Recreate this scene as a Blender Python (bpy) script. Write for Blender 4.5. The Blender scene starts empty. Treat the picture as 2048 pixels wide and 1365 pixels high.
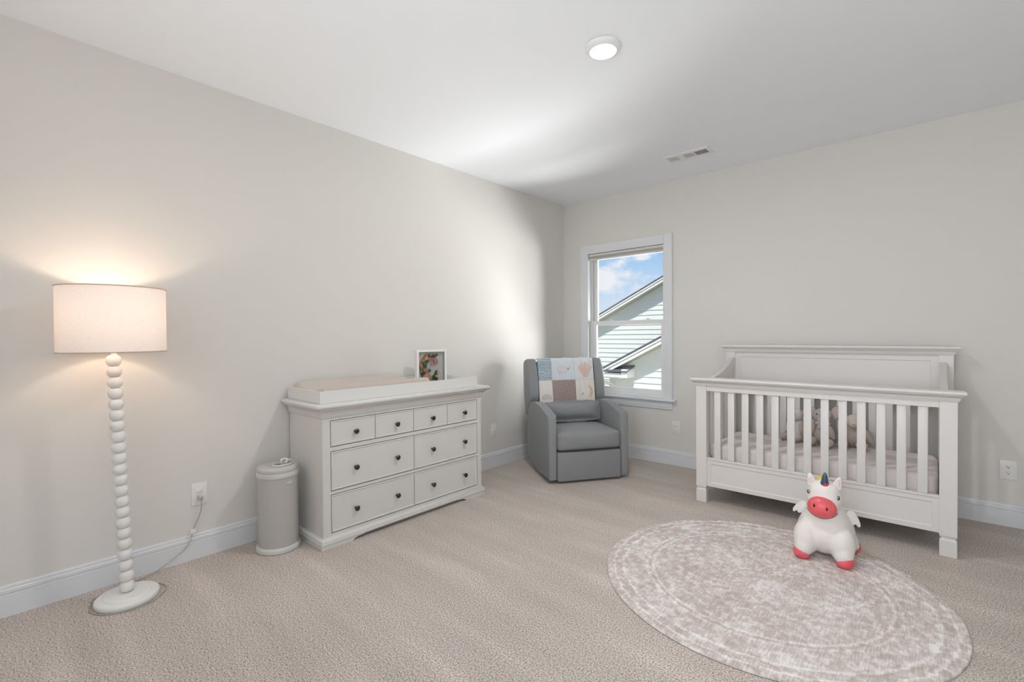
import bpy, bmesh, math, random
from math import sin, cos, pi, radians, atan2, sqrt
from mathutils import Vector, Matrix

random.seed(7)
SC = bpy.context.scene
COL = SC.collection

# ------------------------------------------------------------------ camera
FPX, YAW, PIT, ROL, HCAM = 942.2164, 0.7296525, -0.01177993, 0.0073392940, 1.265776
cd = bpy.data.cameras.new('camera')
cam = bpy.data.objects.new('camera', cd)
COL.objects.link(cam)
SC.camera = cam
cd.sensor_width = 36.0
cd.sensor_fit = 'HORIZONTAL'
cd.lens = 36.0 * FPX / 2048.0
cd.clip_start = 0.05
cd.clip_end = 500
F = Vector((-sin(YAW) * cos(PIT), cos(YAW) * cos(PIT), sin(PIT)))
R0 = Vector((cos(YAW), sin(YAW), 0))
U0 = R0.cross(F)
R = R0 * cos(ROL) - U0 * sin(ROL)
U = R0 * sin(ROL) + U0 * cos(ROL)
cam.matrix_world = Matrix(((R.x, U.x, -F.x, 0), (R.y, U.y, -F.y, 0), (R.z, U.z, -F.z, HCAM), (0, 0, 0, 1)))

# ------------------------------------------------------------------ render look
SC.view_settings.view_transform = 'Standard'
SC.view_settings.look = 'None'
SC.view_settings.gamma = 1.0
SC.view_settings.use_curve_mapping = False
SC.view_settings.exposure = 0.0
SC.cycles.use_denoising = True
SC.cycles.max_bounces = 10
SC.cycles.diffuse_bounces = 6
SC.cycles.transparent_max_bounces = 12
SC.cycles.sample_clamp_indirect = 6.0
SC.cycles.caustics_reflective = False
SC.cycles.caustics_refractive = False

# ------------------------------------------------------------------ room numbers
XL, YB, XR, YN, H = -3.155, 4.425, 1.55, -1.45, 2.74


# ------------------------------------------------------------------ node helpers
def new_mat(name):
    m = bpy.data.materials.new(name)
    m.use_nodes = True
    nt = m.node_tree
    b = nt.nodes['Principled BSDF']
    return m, nt, b


def nd(nt, typ, **kw):
    n = nt.nodes.new(typ)
    for k, v in kw.items():
        if k in n.inputs:
            n.inputs[k].default_value = v
        else:
            setattr(n, k, v)
    return n


def ramp(nt, stops, interp='LINEAR'):
    r = nt.nodes.new('ShaderNodeValToRGB')
    r.color_ramp.interpolation = interp
    e = r.color_ramp.elements
    while len(e) > 1:
        e.remove(e[-1])
    e[0].position, e[0].color = stops[0][0], (*stops[0][1], 1)
    for p, c in stops[1:]:
        q = e.new(p)
        q.color = (*c, 1)
    return r


def paint(name, col, rough=0.5, bump=0.0, bscale=200.0, var=0.0, vscale=3.0, spec=0.5, sheen=0.0, bdist=0.002):
    """Plain painted / cloth / plastic surface: colour with soft variation and fine relief."""
    m, nt, b = new_mat(name)
    b.inputs['Base Color'].default_value = (*col, 1)
    b.inputs['Roughness'].default_value = rough
    b.inputs['Specular IOR Level'].default_value = spec
    if sheen:
        b.inputs['Sheen Weight'].default_value = sheen
    tc = nt.nodes.new('ShaderNodeTexCoord')
    if var:
        n = nd(nt, 'ShaderNodeTexNoise', Scale=vscale, Detail=4.0)
        nt.links.new(tc.outputs['Object'], n.inputs['Vector'])
        r = ramp(nt, [(0.3, tuple(c * (1 - var) for c in col)), (0.7, tuple(min(1, c * (1 + var)) for c in col))])
        nt.links.new(n.outputs['Fac'], r.inputs['Fac'])
        nt.links.new(r.outputs['Color'], b.inputs['Base Color'])
    if bump:
        n2 = nd(nt, 'ShaderNodeTexNoise', Scale=bscale, Detail=3.0)
        nt.links.new(tc.outputs['Object'], n2.inputs['Vector'])
        bp = nd(nt, 'ShaderNodeBump', Strength=bump, Distance=bdist)
        nt.links.new(n2.outputs['Fac'], bp.inputs['Height'])
        nt.links.new(bp.outputs['Normal'], b.inputs['Normal'])
    return m


def fabric(name, col, scale=350.0, var=0.08, bump=0.35):
    m, nt, b = new_mat(name)
    b.inputs['Roughness'].default_value = 0.9
    b.inputs['Specular IOR Level'].default_value = 0.2
    b.inputs['Sheen Weight'].default_value = 0.15
    tc = nt.nodes.new('ShaderNodeTexCoord')
    mp = nd(nt, 'ShaderNodeMapping')
    mp.inputs['Scale'].default_value = (1, 1, 3.5)
    nt.links.new(tc.outputs['Object'], mp.inputs['Vector'])
    n = nd(nt, 'ShaderNodeTexNoise', Scale=scale, Detail=2.0)
    nt.links.new(mp.outputs['Vector'], n.inputs['Vector'])
    r = ramp(nt, [(0.3, tuple(c * (1 - var) for c in col)), (0.7, tuple(min(1, c * (1 + var)) for c in col))])
    nt.links.new(n.outputs['Fac'], r.inputs['Fac'])
    nt.links.new(r.outputs['Color'], b.inputs['Base Color'])
    bp = nd(nt, 'ShaderNodeBump', Strength=bump, Distance=0.001)
    nt.links.new(n.outputs['Fac'], bp.inputs['Height'])
    nt.links.new(bp.outputs['Normal'], b.inputs['Normal'])
    return m


# ------------------------------------------------------------------ world
w = bpy.data.worlds.new('sky')
SC.world = w
w.use_nodes = True
nt = w.node_tree
bg = nt.nodes['Background']
tc = nt.nodes.new('ShaderNodeTexCoord')
sp = nt.nodes.new('ShaderNodeSeparateXYZ')
nt.links.new(tc.outputs['Generated'], sp.inputs[0])
grad = ramp(nt, [(0.0, (0.30, 0.29, 0.25)), (0.498, (0.34, 0.33, 0.30)), (0.502, (0.80, 0.87, 0.95)),
                 (0.54, (0.62, 0.76, 0.93)), (0.59, (0.30, 0.58, 0.93)), (0.70, (0.20, 0.44, 0.86)), (1.0, (0.11, 0.28, 0.68))])
mr = nd(nt, 'ShaderNodeMapRange')
mr.inputs['From Min'].default_value = -1
mr.inputs['From Max'].default_value = 1
nt.links.new(sp.outputs['Z'], mr.inputs['Value'])
nt.links.new(mr.outputs['Result'], grad.inputs['Fac'])
mp = nd(nt, 'ShaderNodeMapping')
mp.inputs['Scale'].default_value = (1.0, 1.0, 1.7)
mp.inputs['Location'].default_value = (0.31, 0.1, 0.26)
nt.links.new(tc.outputs['Generated'], mp.inputs['Vector'])
cn = nd(nt, 'ShaderNodeTexNoise', Scale=9.0, Detail=7.0, Roughness=0.55)
nt.links.new(mp.outputs['Vector'], cn.inputs['Vector'])
cr = ramp(nt, [(0.50, (0, 0, 0)), (0.60, (1, 1, 1))])
nt.links.new(cn.outputs['Fac'], cr.inputs['Fac'])
mx = nt.nodes.new('ShaderNodeMix')
mx.data_type = 'RGBA'
nt.links.new(cr.outputs['Color'], mx.inputs['Factor'])
nt.links.new(grad.outputs['Color'], mx.inputs['A'])
mx.inputs['B'].default_value = (0.90, 0.91, 0.95, 1)
up = ramp(nt, [(0.5, (0, 0, 0)), (0.505, (1, 1, 1))])
nt.links.new(mr.outputs['Result'], up.inputs['Fac'])
mul = nd(nt, 'ShaderNodeMath', operation='MULTIPLY')
nt.links.new(cr.outputs['Color'], mul.inputs[0])
nt.links.new(up.outputs['Color'], mul.inputs[1])
nt.links.new(mul.outputs['Value'], mx.inputs['Factor'])
nt.links.new(mx.outputs['Result'], bg.inputs['Color'])
bg.inputs['Strength'].default_value = 1.0

# ------------------------------------------------------------------ sun and large lights
def light(name, kind, energy, loc, direction=None, col=(1, 1, 1), size=0.1, size_y=None, shape=None, spread=None):
    l = bpy.data.lights.new(name, kind)
    l.energy = energy
    l.color = col
    if kind == 'AREA':
        l.size = size
        if size_y:
            l.shape = 'RECTANGLE'
            l.size_y = size_y
        if shape:
            l.shape = shape
        if spread:
            l.spread = spread
    elif kind == 'SUN':
        l.angle = size
    else:
        l.shadow_soft_size = size
    o = bpy.data.objects.new(name, l)
    COL.objects.link(o)
    o.location = loc
    if direction is not None:
        o.rotation_euler = Vector(direction).to_track_quat('-Z', 'Y').to_euler()
    return o


light('sun', 'SUN', 4.3, (0, 0, 20), (-0.215, 1.0, -1.62), (1.0, 0.97, 0.91), size=0.009)
# fill lamp added behind the camera, at an invented window opening
light('added_fill_near', 'AREA', 88, (-0.35, YN + 0.06, 1.45), (0.72, 1, 1.05), (0.90, 0.95, 1.0), size=1.9, size_y=1.5)
# unseen lamps added outside to boost daylight bounced through the far window
light('far_window_boost', 'AREA', 520, (-0.45, 5.70, 0.85), (-1.7, -1.2, 0.45), (1.0, 0.99, 0.975), size=2.8, size_y=1.7)
light('ground_bounce_boost', 'AREA', 190, (-2.35, 5.25, -0.30), (0.0, -0.6, 1.0), (1.0, 0.99, 0.98), size=1.6, size_y=0.6)
light('roof_bounce_boost', 'AREA', 190, (-2.35, 5.95, -0.12), (0.0, -1.0, 1.0), (1.0, 0.99, 0.975), size=1.6, size_y=0.7)


# ------------------------------------------------------------------ object helpers
MATS = {}
MW = {}


def mat_of(o):
    return MW.get(o.name, Matrix.Identity(4))


def tag(o, label=None, cat=None, group=None, kind=None):
    if label: o['label'] = label
    if cat: o['category'] = cat
    if group: o['group'] = group
    if kind: o['kind'] = kind
    return o


def thing(name, label, cat, loc=(0, 0, 0), rz=0.0, group=None):
    o = bpy.data.objects.new(name, None)
    COL.objects.link(o)
    o.location = loc
    o.rotation_euler = (0, 0, rz)
    o.empty_display_size = 0.05
    MW[o.name] = Matrix.Translation(loc) @ Matrix.Rotation(rz, 4, 'Z')
    return tag(o, label, cat, group)


def obj(name, bm, m=None, parent=None, smooth=None, world=False, label=None):
    """Link bm as one mesh. world=True: coordinates are world ones even if it has a parent."""
    if isinstance(bm, bpy.types.Mesh):
        me = bm
    else:
        bmesh.ops.recalc_face_normals(bm, faces=bm.faces[:])
        me = bpy.data.meshes.new(name)
        bm.to_mesh(me)
        bm.free()
    if m is not None:
        for mm in (m if isinstance(m, (list, tuple)) else [m]):
            me.materials.append(mm)
    if world and parent is not None:
        me.transform(mat_of(parent).inverted())
    o = bpy.data.objects.new(name, me)
    COL.objects.link(o)
    if parent is not None:
        o.parent = parent
        MW[o.name] = mat_of(parent).copy()
    if smooth is True:
        for p in me.polygons:
            p.use_smooth = True
    elif smooth:
        for p in me.polygons:
            p.use_smooth = True
        me.set_sharp_from_angle(angle=radians(smooth))
    if label:
        o['label'] = label
    return o


def B():
    return bmesh.new()


def box(bm, x0, x1, y0, y1, z0, z1, bev=0.0, seg=2, M=None, mi=0):
    vs = [bm.verts.new(p) for p in ((x0, y0, z0), (x1, y0, z0), (x1, y1, z0), (x0, y1, z0), (x0, y0, z1), (x1, y0, z1), (x1, y1, z1), (x0, y1, z1))]
    fs = [bm.faces.new([vs[i] for i in f]) for f in ((3, 2, 1, 0), (4, 5, 6, 7), (0, 1, 5, 4), (1, 2, 6, 5), (2, 3, 7, 6), (3, 0, 4, 7))]
    for f in fs:
        f.material_index = mi
    if M is not None:
        for v in vs:
            v.co = M @ v.co
    if bev:
        es = {e for f in fs for e in f.edges}
        bmesh.ops.bevel(bm, geom=list(es), offset=bev, segments=seg, profile=0.5, affect='EDGES', clamp_overlap=True)
    return bm


def prism(bm, pts, axis, a0, a1, bev=0.0, seg=2, M=None):
    """Extrude a 2-D outline. axis 'x': pts are (y,z); 'y': (x,z); 'z': (x,y)."""
    def P(p, a):
        return {'x': (a, p[0], p[1]), 'y': (p[0], a, p[1]), 'z': (p[0], p[1], a)}[axis]
    A = [bm.verts.new(P(p, a0)) for p in pts]
    C = [bm.verts.new(P(p, a1)) for p in pts]
    fs = [bm.faces.new(A[::-1]), bm.faces.new(C)]
    n = len(pts)
    for i in range(n):
        fs.append(bm.faces.new((A[i], A[(i + 1) % n], C[(i + 1) % n], C[i])))
    if M is not None:
        for v in A + C:
            v.co = M @ v.co
    if bev:
        es = {e for f in fs[:2] for e in f.edges}
        bmesh.ops.bevel(bm, geom=list(es), offset=bev, segments=seg, profile=0.5, affect='EDGES', clamp_overlap=True)
    return bm


def lathe(bm, prof, n=32, c=(0, 0), M=None, cap=True, mi=0):
    rings = []
    for r, z in prof:
        if r < 1e-6:
            v = bm.verts.new((c[0], c[1], z))
            rings.append([v])
        else:
            rings.append([bm.verts.new((c[0] + r * cos(2 * pi * i / n), c[1] + r * sin(2 * pi * i / n), z)) for i in range(n)])
    for a, b in zip(rings, rings[1:]):
        if len(a) == 1 and len(b) == 1:
            continue
        for i in range(n):
            j = (i + 1) % n
            if len(a) == 1:
                f = bm.faces.new((a[0], b[i], b[j]))
            elif len(b) == 1:
                f = bm.faces.new((a[i], a[j], b[0]))
            else:
                f = bm.faces.new((a[i], a[j], b[j], b[i]))
            f.material_index = mi
    if cap:
        if len(rings[0]) > 1: bm.faces.new(rings[0][::-1]).material_index = mi
        if len(rings[-1]) > 1: bm.faces.new(rings[-1]).material_index = mi
    if M is not None:
        for rg in rings:
            for v in rg:
                v.co = M @ v.co
    return bm


def tube(bm, pts, r, n=8, closed=False):
    pts = [Vector(p) for p in pts]
    rings = []
    prev = None
    N = len(pts)
    for i, p in enumerate(pts):
        if closed:
            t = (pts[(i + 1) % N] - pts[i - 1]).normalized()
        else:
            t = (pts[min(i + 1, N - 1)] - pts[max(i - 1, 0)]).normalized()
        if prev is None:
            a = t.orthogonal().normalized()
        else:
            a = (prev - t * prev.dot(t)).normalized()
        prev = a
        b = t.cross(a)
        rr = r(i / (N - 1)) if callable(r) else r
        rings.append([bm.verts.new(p + (a * cos(2 * pi * k / n) + b * sin(2 * pi * k / n)) * rr) for k in range(n)])
    rng = range(N) if closed else range(N - 1)
    for i in rng:
        A, C = rings[i], rings[(i + 1) % N]
        for k in range(n):
            bm.faces.new((A[k], A[(k + 1) % n], C[(k + 1) % n], C[k]))
    if not closed:
        bm.faces.new(rings[0][::-1])
        bm.faces.new(rings[-1])
    return bm


def smooth_path(pts, n=8):
    """Catmull-Rom through pts."""
    P = [Vector(p) for p in pts]
    P = [P[0] * 2 - P[1]] + P + [P[-1] * 2 - P[-2]]
    out = []
    for i in range(1, len(P) - 2):
        for k in range(n):
            t = k / n
            a, b, c, d = P[i - 1], P[i], P[i + 1], P[i + 2]
            out.append(0.5 * ((2 * b) + (c - a) * t + (2 * a - 5 * b + 4 * c - d) * t * t + (3 * b - a - 3 * c + d) * t ** 3))
    out.append(P[-2])
    return out


def rings(bm, x0, x1, y0, y1, prof, m=(1, 1, 1, 1)):
    """Stack of rectangles: prof = (outward offset, z); m = which sides (-x,+x,-y,+y) grow."""
    R_ = []
    for o, z in prof:
        a, b, c, d = x0 - o * m[0], x1 + o * m[1], y0 - o * m[2], y1 + o * m[3]
        R_.append([bm.verts.new(p) for p in ((a, c, z), (b, c, z), (b, d, z), (a, d, z))])
    for A, C in zip(R_, R_[1:]):
        for k in range(4):
            bm.faces.new((A[k], A[(k + 1) % 4], C[(k + 1) % 4], C[k]))
    bm.faces.new(R_[0][::-1])
    bm.faces.new(R_[-1])
    return bm


def ellipsoid(bm, c, r, rot=None, n=20):
    M = Matrix.Translation(c)
    if rot is not None:
        M = M @ (rot if isinstance(rot, Matrix) else Matrix.Rotation(rot[0], 4, rot[1]))
    M = M @ Matrix.Diagonal((r[0], r[1], r[2], 1))
    bmesh.ops.create_uvsphere(bm, u_segments=n, v_segments=max(8, n // 2 + 2), radius=1.0, matrix=M)
    return bm


def cone(bm, c, r0, r1, h, rot=None, n=20):
    M = Matrix.Translation(c)
    if rot is not None:
        M = M @ rot
    bmesh.ops.create_cone(bm, cap_ends=True, segments=n, radius1=r0, radius2=r1, depth=h, matrix=M @ Matrix.Translation((0, 0, h / 2)))
    return bm


def fused(bm, voxel=0.006, it=6, fac=0.6):
    """Fuse overlapping blobs into one smooth skin (voxel remesh + smoothing)."""
    me = bpy.data.meshes.new('tmp')
    bm.to_mesh(me)
    bm.free()
    o = bpy.data.objects.new('tmp', me)
    COL.objects.link(o)
    r = o.modifiers.new('r', 'REMESH')
    r.mode = 'VOXEL'
    r.voxel_size = voxel
    s = o.modifiers.new('s', 'SMOOTH')
    s.iterations = it
    s.factor = fac
    dg = bpy.context.evaluated_depsgraph_get()
    out = bpy.data.meshes.new_from_object(o.evaluated_get(dg))
    bpy.data.objects.remove(o)
    bpy.data.meshes.remove(me)
    for p in out.polygons:
        p.use_smooth = True
    return out


def copy_tree(o, parent=None):
    c = o.copy()
    COL.objects.link(c)
    if parent is not None:
        c.parent = parent
    for ch in [x for x in o.children]:
        copy_tree(ch, c)
    return c


# ------------------------------------------------------------------ materials
M_wall = paint('wall_paint', (0.72, 0.70, 0.665), 0.85, bump=0.05, bscale=350, spec=0.2)
M_ceil = paint('ceiling_paint', (0.885, 0.91, 0.94), 0.9, bump=0.04, bscale=300, spec=0.2)
M_trim = paint('trim_paint', (0.735, 0.75, 0.77), 0.35, spec=0.45)
M_vinyl = paint('vinyl', (0.82, 0.82, 0.82), 0.4)
M_crib = paint('crib_paint', (0.715, 0.692, 0.675), 0.38, bump=0.03, bscale=60)
M_dress = paint('dresser_paint', (0.685, 0.675, 0.65), 0.4, bump=0.03, bscale=60)
M_tray = paint('tray_paint', (0.75, 0.745, 0.725), 0.4)
M_dark = paint('shadow_gap', (0.05, 0.045, 0.04), 0.9)
M_knob = paint('black_metal', (0.012, 0.011, 0.010), 0.25, spec=0.6)
M_lampw = paint('lamp_chalk_white', (0.80, 0.79, 0.765), 0.6, bump=0.15, bscale=80)
M_plate = paint('outlet_plastic', (0.80, 0.79, 0.76), 0.35)
M_hole = paint('slot_black', (0.01, 0.01, 0.01), 0.6)
M_pail = paint('pail_grey', (0.47, 0.455, 0.43), 0.42)
M_pail2 = paint('pail_light', (0.60, 0.60, 0.58), 0.35)
M_padcov = fabric('pad_cover', (0.60, 0.525, 0.47), 500, 0.05, 0.2)
M_grey = fabric('chair_fabric', (0.262, 0.270, 0.277), 420, 0.10, 0.4)
M_sheet = fabric('crib_sheet', (0.74, 0.67, 0.66), 500, 0.04, 0.2)
M_cord = paint('cord_plastic', (0.42, 0.40, 0.36), 0.5)
M_white = paint('plain_white', (0.82, 0.82, 0.82), 0.5)

# carpet
m, nt, b = new_mat('carpet')
b.inputs['Roughness'].default_value = 1.0
b.inputs['Specular IOR Level'].default_value = 0.05
b.inputs['Sheen Weight'].default_value = 0.15
tc = nt.nodes.new('ShaderNodeTexCoord')
n1 = nd(nt, 'ShaderNodeTexNoise', Scale=155.0, Detail=4.0, Roughness=0.78)
nt.links.new(tc.outputs['Object'], n1.inputs['Vector'])
r1 = ramp(nt, [(0.37, (0.14, 0.105, 0.08)), (0.475, (0.52, 0.45, 0.395)), (0.62, (0.86, 0.785, 0.72))])
nt.links.new(n1.outputs['Fac'], r1.inputs['Fac'])
n2 = nd(nt, 'ShaderNodeTexNoise', Scale=1.3, Detail=3.0)
nt.links.new(tc.outputs['Object'], n2.inputs['Vector'])
# vacuum strokes running away from the dresser
mpv = nd(nt, 'ShaderNodeMapping')
mpv.inputs['Rotation'].default_value = (0, 0, radians(24))
mpv.inputs['Scale'].default_value = (0.55, 4.2, 1)
nt.links.new(tc.outputs['Object'], mpv.inputs['Vector'])
n3 = nd(nt, 'ShaderNodeTexNoise', Scale=1.6, Detail=3.0, Roughness=0.5)
nt.links.new(mpv.outputs['Vector'], n3.inputs['Vector'])
r3 = ramp(nt, [(0.35, (0.92, 0.92, 0.92)), (0.56, (1.0, 1.0, 1.0)), (0.70, (1.11, 1.11, 1.11))])
nt.links.new(n3.outputs['Fac'], r3.inputs['Fac'])
r2 = ramp(nt, [(0.35, (0.95, 0.94, 0.93)), (0.65, (1.04, 1.04, 1.05))])
nt.links.new(n2.outputs['Fac'], r2.inputs['Fac'])
ma = nt.nodes.new('ShaderNodeMix'); ma.data_type = 'RGBA'; ma.blend_type = 'MULTIPLY'; ma.inputs['Factor'].default_value = 1
mb = nt.nodes.new('ShaderNodeMix'); mb.data_type = 'RGBA'; mb.blend_type = 'MULTIPLY'; mb.inputs['Factor'].default_value = 1
nt.links.new(r1.outputs['Color'], ma.inputs['A']); nt.links.new(r2.outputs['Color'], ma.inputs['B'])
nt.links.new(ma.outputs['Result'], mb.inputs['A']); nt.links.new(r3.outputs['Color'], mb.inputs['B'])
nt.links.new(mb.outputs['Result'], b.inputs['Base Color'])
bp = nd(nt, 'ShaderNodeBump', Strength=0.6, Distance=0.006)
nt.links.new(n1.outputs['Fac'], bp.inputs['Height'])
nt.links.new(bp.outputs['Normal'], b.inputs['Normal'])
M_carpet = m

# glass pane
m, nt, b = new_mat('window_glass')
nt.nodes.remove(b)
tr = nt.nodes.new('ShaderNodeBsdfTransparent'); tr.inputs[0].default_value = (0.97, 0.98, 0.98, 1)
gl = nt.nodes.new('ShaderNodeBsdfGlossy'); gl.inputs['Roughness'].default_value = 0.02
fr = nd(nt, 'ShaderNodeFresnel', IOR=1.35)
ms = nt.nodes.new('ShaderNodeMixShader')
nt.links.new(fr.outputs[0], ms.inputs[0]); nt.links.new(tr.outputs[0], ms.inputs[1]); nt.links.new(gl.outputs[0], ms.inputs[2])
nt.links.new(ms.outputs[0], nt.nodes['Material Output'].inputs['Surface'])
M_glass = m

# lamp shade linen
m, nt, b = new_mat('shade_linen')
nt.nodes.remove(b)
tc = nt.nodes.new('ShaderNodeTexCoord')
mp = nd(nt, 'ShaderNodeMapping'); mp.inputs['Scale'].default_value = (1, 1, 8)
nt.links.new(tc.outputs['Object'], mp.inputs['Vector'])
n = nd(nt, 'ShaderNodeTexNoise', Scale=90.0, Detail=3.0)
nt.links.new(mp.outputs['Vector'], n.inputs['Vector'])
r = ramp(nt, [(0.3, (0.84, 0.77, 0.72)), (0.7, (0.93, 0.87, 0.83))])
nt.links.new(n.outputs['Fac'], r.inputs['Fac'])
tl = nt.nodes.new('ShaderNodeBsdfTranslucent')
df = nt.nodes.new('ShaderNodeBsdfDiffuse')
nt.links.new(r.outputs['Color'], tl.inputs[0]); nt.links.new(r.outputs['Color'], df.inputs[0])
ms = nt.nodes.new('ShaderNodeMixShader'); ms.inputs[0].default_value = 0.135
nt.links.new(df.outputs[0], ms.inputs[1]); nt.links.new(tl.outputs[0], ms.inputs[2])
nt.links.new(ms.outputs[0], nt.nodes['Material Output'].inputs['Surface'])
M_shade = m


def emis(name, col, s):
    m, nt, b = new_mat(name)
    b.inputs['Base Color'].default_value = (*col, 1)
    b.inputs['Emission Color'].default_value = (*col, 1)
    b.inputs['Emission Strength'].default_value = s
    return m


# ================================================================== SETTING
def struct(name, bm, m, parent=None, smooth=None):
    o = obj(name, bm, m, parent, smooth)
    if parent is None:
        o['kind'] = 'structure'
    return o


TH = 0.14
bm = B(); box(bm, XL - TH, XR + TH, YN - TH, YB + TH, -0.12, 0.0); struct('floor', bm, M_carpet)
bm = B(); box(bm, XL - TH, XR + TH, YN - TH, YB + TH, H, H + 0.12); struct('ceiling', bm, M_ceil)
bm = B(); box(bm, XL - TH, XL, YN - TH, YB + TH, 0, H); struct('wall_left', bm, M_wall)
bm = B(); box(bm, XR, XR + TH, YN - TH, YB + TH, 0, H); struct('wall_right', bm, M_wall)
# near wall, with an opening added to hold the fill lamp
bm = B()
box(bm, XL, -1.35, YN - TH, YN, 0, H); box(bm, 0.65, XR, YN - TH, YN, 0, H)
box(bm, -1.35, 0.65, YN - TH, YN, 0, 0.65); box(bm, -1.35, 0.65, YN - TH, YN, 2.25, H)
struct('wall_near', bm, M_wall)
bm = B()
for a, c in ((-1.35, -1.30), (-0.375, -0.325), (0.60, 0.65)):
    box(bm, a, c, YN - 0.1, YN - 0.04, 0.65, 2.25)
box(bm, -1.35, 0.65, YN - 0.1, YN - 0.04, 0.65, 0.70); box(bm, -1.35, 0.65, YN - 0.1, YN - 0.04, 2.2, 2.25)
struct('added_fill_window', bm, M_vinyl)  # unseen window frame, added around the fill lamp's opening
# far wall around window_1
WX0, WX1, WZ0, WZ1 = -2.827, -1.957, 0.635, 2.155
bm = B()
box(bm, XL, WX0, YB, YB + TH, 0, H); box(bm, WX1, XR, YB, YB + TH, 0, H)
box(bm, WX0, WX1, YB, YB + TH, 0, WZ0); box(bm, WX0, WX1, YB, YB + TH, WZ1, H)
struct('wall_back', bm, M_wall)


# baseboards: profile (offset from wall, z)
BBP = [(0, 0), (0.014, 0), (0.014, 0.098), (0.0115, 0.101), (0.0115, 0.104), (0.016, 0.107), (0.016, 0.121), (0.0135, 0.124), (0.0105, 0.126), (0.0105, 0.129), (0.012, 0.132), (0.010, 0.139), (0.005, 0.142), (0, 0.142)]
bm = B(); prism(bm, [(XL + o, z) for o, z in BBP], 'y', YN, YB); struct('baseboard_left', bm, M_trim)
bm = B(); prism(bm, [(YB - o, z) for o, z in BBP], 'x', XL + 0.0, XR); struct('baseboard_back', bm, M_trim)
bm = B(); prism(bm, [(XR - o, z) for o, z in BBP], 'y', YN, YB); struct('baseboard_right', bm, M_trim)
bm = B(); prism(bm, [(YN + o, z) for o, z in BBP], 'x', XL, XR); struct('baseboard_near', bm, M_trim)

# ---- window_1
win = bpy.data.objects.new('window_1', None); COL.objects.link(win); win['kind'] = 'structure'
win.location = ((WX0 + WX1) / 2, YB, WZ0); MW[win.name] = Matrix.Translation(win.location)
CW = 0.086
yc = YB - 0.018


def casing_prof(sgn, x_in):  # inner edge at x_in, outwards sgn
    return [(x_in, YB), (x_in, yc + 0.004), (x_in + sgn * 0.003, yc + 0.001), (x_in + sgn * 0.066, yc - 0.001), (x_in + sgn * 0.068, yc - 0.006), (x_in + sgn * 0.082, yc - 0.008), (x_in + sgn * CW, yc - 0.004), (x_in + sgn * CW, YB)]


bm = B(); prism(bm, casing_prof(-1, WX0), 'z', WZ0, WZ1 + CW); obj('casing', bm, M_trim, win, world=True)
bm = B(); prism(bm, casing_prof(1, WX1), 'z', WZ0, WZ1 + CW); obj('casing', bm, M_trim, win, world=True)
bm = B(); prism(bm, [(y, z) for z, y in [(WZ1 + 0.001, YB), (WZ1 + 0.001, yc + 0.003), (WZ1 + 0.004, yc), (WZ1 + 0.084, yc - 0.0015), (WZ1 + 0.0862, yc), (WZ1 + 0.0862, YB)]], 'x', WX0 + 0.0, WX1 - 0.0)
obj('head_casing', bm, M_trim, win, world=True)
# reveal (jamb lining)
bm = B()
box(bm, WX0 - 0.004, WX0 + 0.004, YB - 0.016, YB + TH, WZ0, WZ1); box(bm, WX1 - 0.004, WX1 + 0.004, YB - 0.016, YB + TH, WZ0, WZ1)
box(bm, WX0, WX1, YB - 0.016, YB + TH, WZ1 - 0.006, WZ1 + 0.004); box(bm, WX0, WX1, YB, YB + TH, WZ0 - 0.01, WZ0 + 0.006)
obj('jamb', bm, M_trim, win, world=True)
bm = B(); prism(bm, [(YB, 0.612), (YB - 0.047, 0.612), (YB - 0.052, 0.618), (YB - 0.052, 0.629), (YB - 0.047, 0.635), (YB + 0.06, 0.635), (YB + 0.06, 0.62), (YB, 0.62)], 'x', WX0 - CW - 0.03, WX1 + CW + 0.035)
obj('stool', bm, M_trim, win, world=True)
bm = B(); prism(bm, [(YB, 0.530), (YB - 0.008, 0.530), (YB - 0.014, 0.537), (YB - 0.014, 0.552), (YB - 0.018, 0.556), (YB - 0.018, 0.612), (YB, 0.612)], 'x', WX0 - CW + 0.003, WX1 + CW - 0.003)
obj('apron', bm, M_trim, win, world=True)
# vinyl frame and sashes
bm = B()
fy0, fy1 = YB + 0.045, YB + 0.135
box(bm, WX0 + 0.004, WX0 + 0.022, fy0 + 0.012, fy1, WZ0, WZ1 - 0.006, 0.002); box(bm, WX1 - 0.022, WX1 - 0.004, fy0 + 0.012, fy1, WZ0, WZ1 - 0.006, 0.002)
box(bm, WX0 + 0.004, WX0 + 0.010, fy0, fy0 + 0.013, WZ0, WZ1 - 0.006); box(bm, WX1 - 0.010, WX1 - 0.004, fy0, fy0 + 0.013, WZ0, WZ1 - 0.006)
box(bm, WX0 + 0.02, WX1 - 0.02, fy0 + 0.012, fy1, WZ1 - 0.03, WZ1 - 0.006); box(bm, WX0 + 0.02, WX1 - 0.02, fy0 + 0.012, fy1, WZ0, WZ0 + 0.022, 0.002)
obj('window_frame', bm, M_vinyl, win, world=True)
MR0, MR1 = 1.367, 1.425


def sash(x0, x1, z0, z1, y0, y1, sw, bot, top, nm):
    bm = B()
    box(bm, x0, x0 + sw, y0, y1, z0, z1, 0.002); box(bm, x1 - sw, x1, y0, y1, z0, z1, 0.002)
    box(bm, x0 + sw - 0.001, x1 - sw + 0.001, y0, y1, z0, z0 + bot, 0.002); box(bm, x0 + sw - 0.001, x1 - sw + 0.001, y0, y1, z1 - top, z1, 0.002)
    s = obj(nm, bm, M_vinyl, win, world=True)
    bm = B(); box(bm, x0 + sw - 0.004, x1 - sw + 0.004, (y0 + y1) / 2 - 0.002, (y0 + y1) / 2 + 0.002, z0 + bot - 0.004, z1 - top + 0.004)
    obj('pane', bm, M_glass, s, world=True)
    return s


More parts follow.
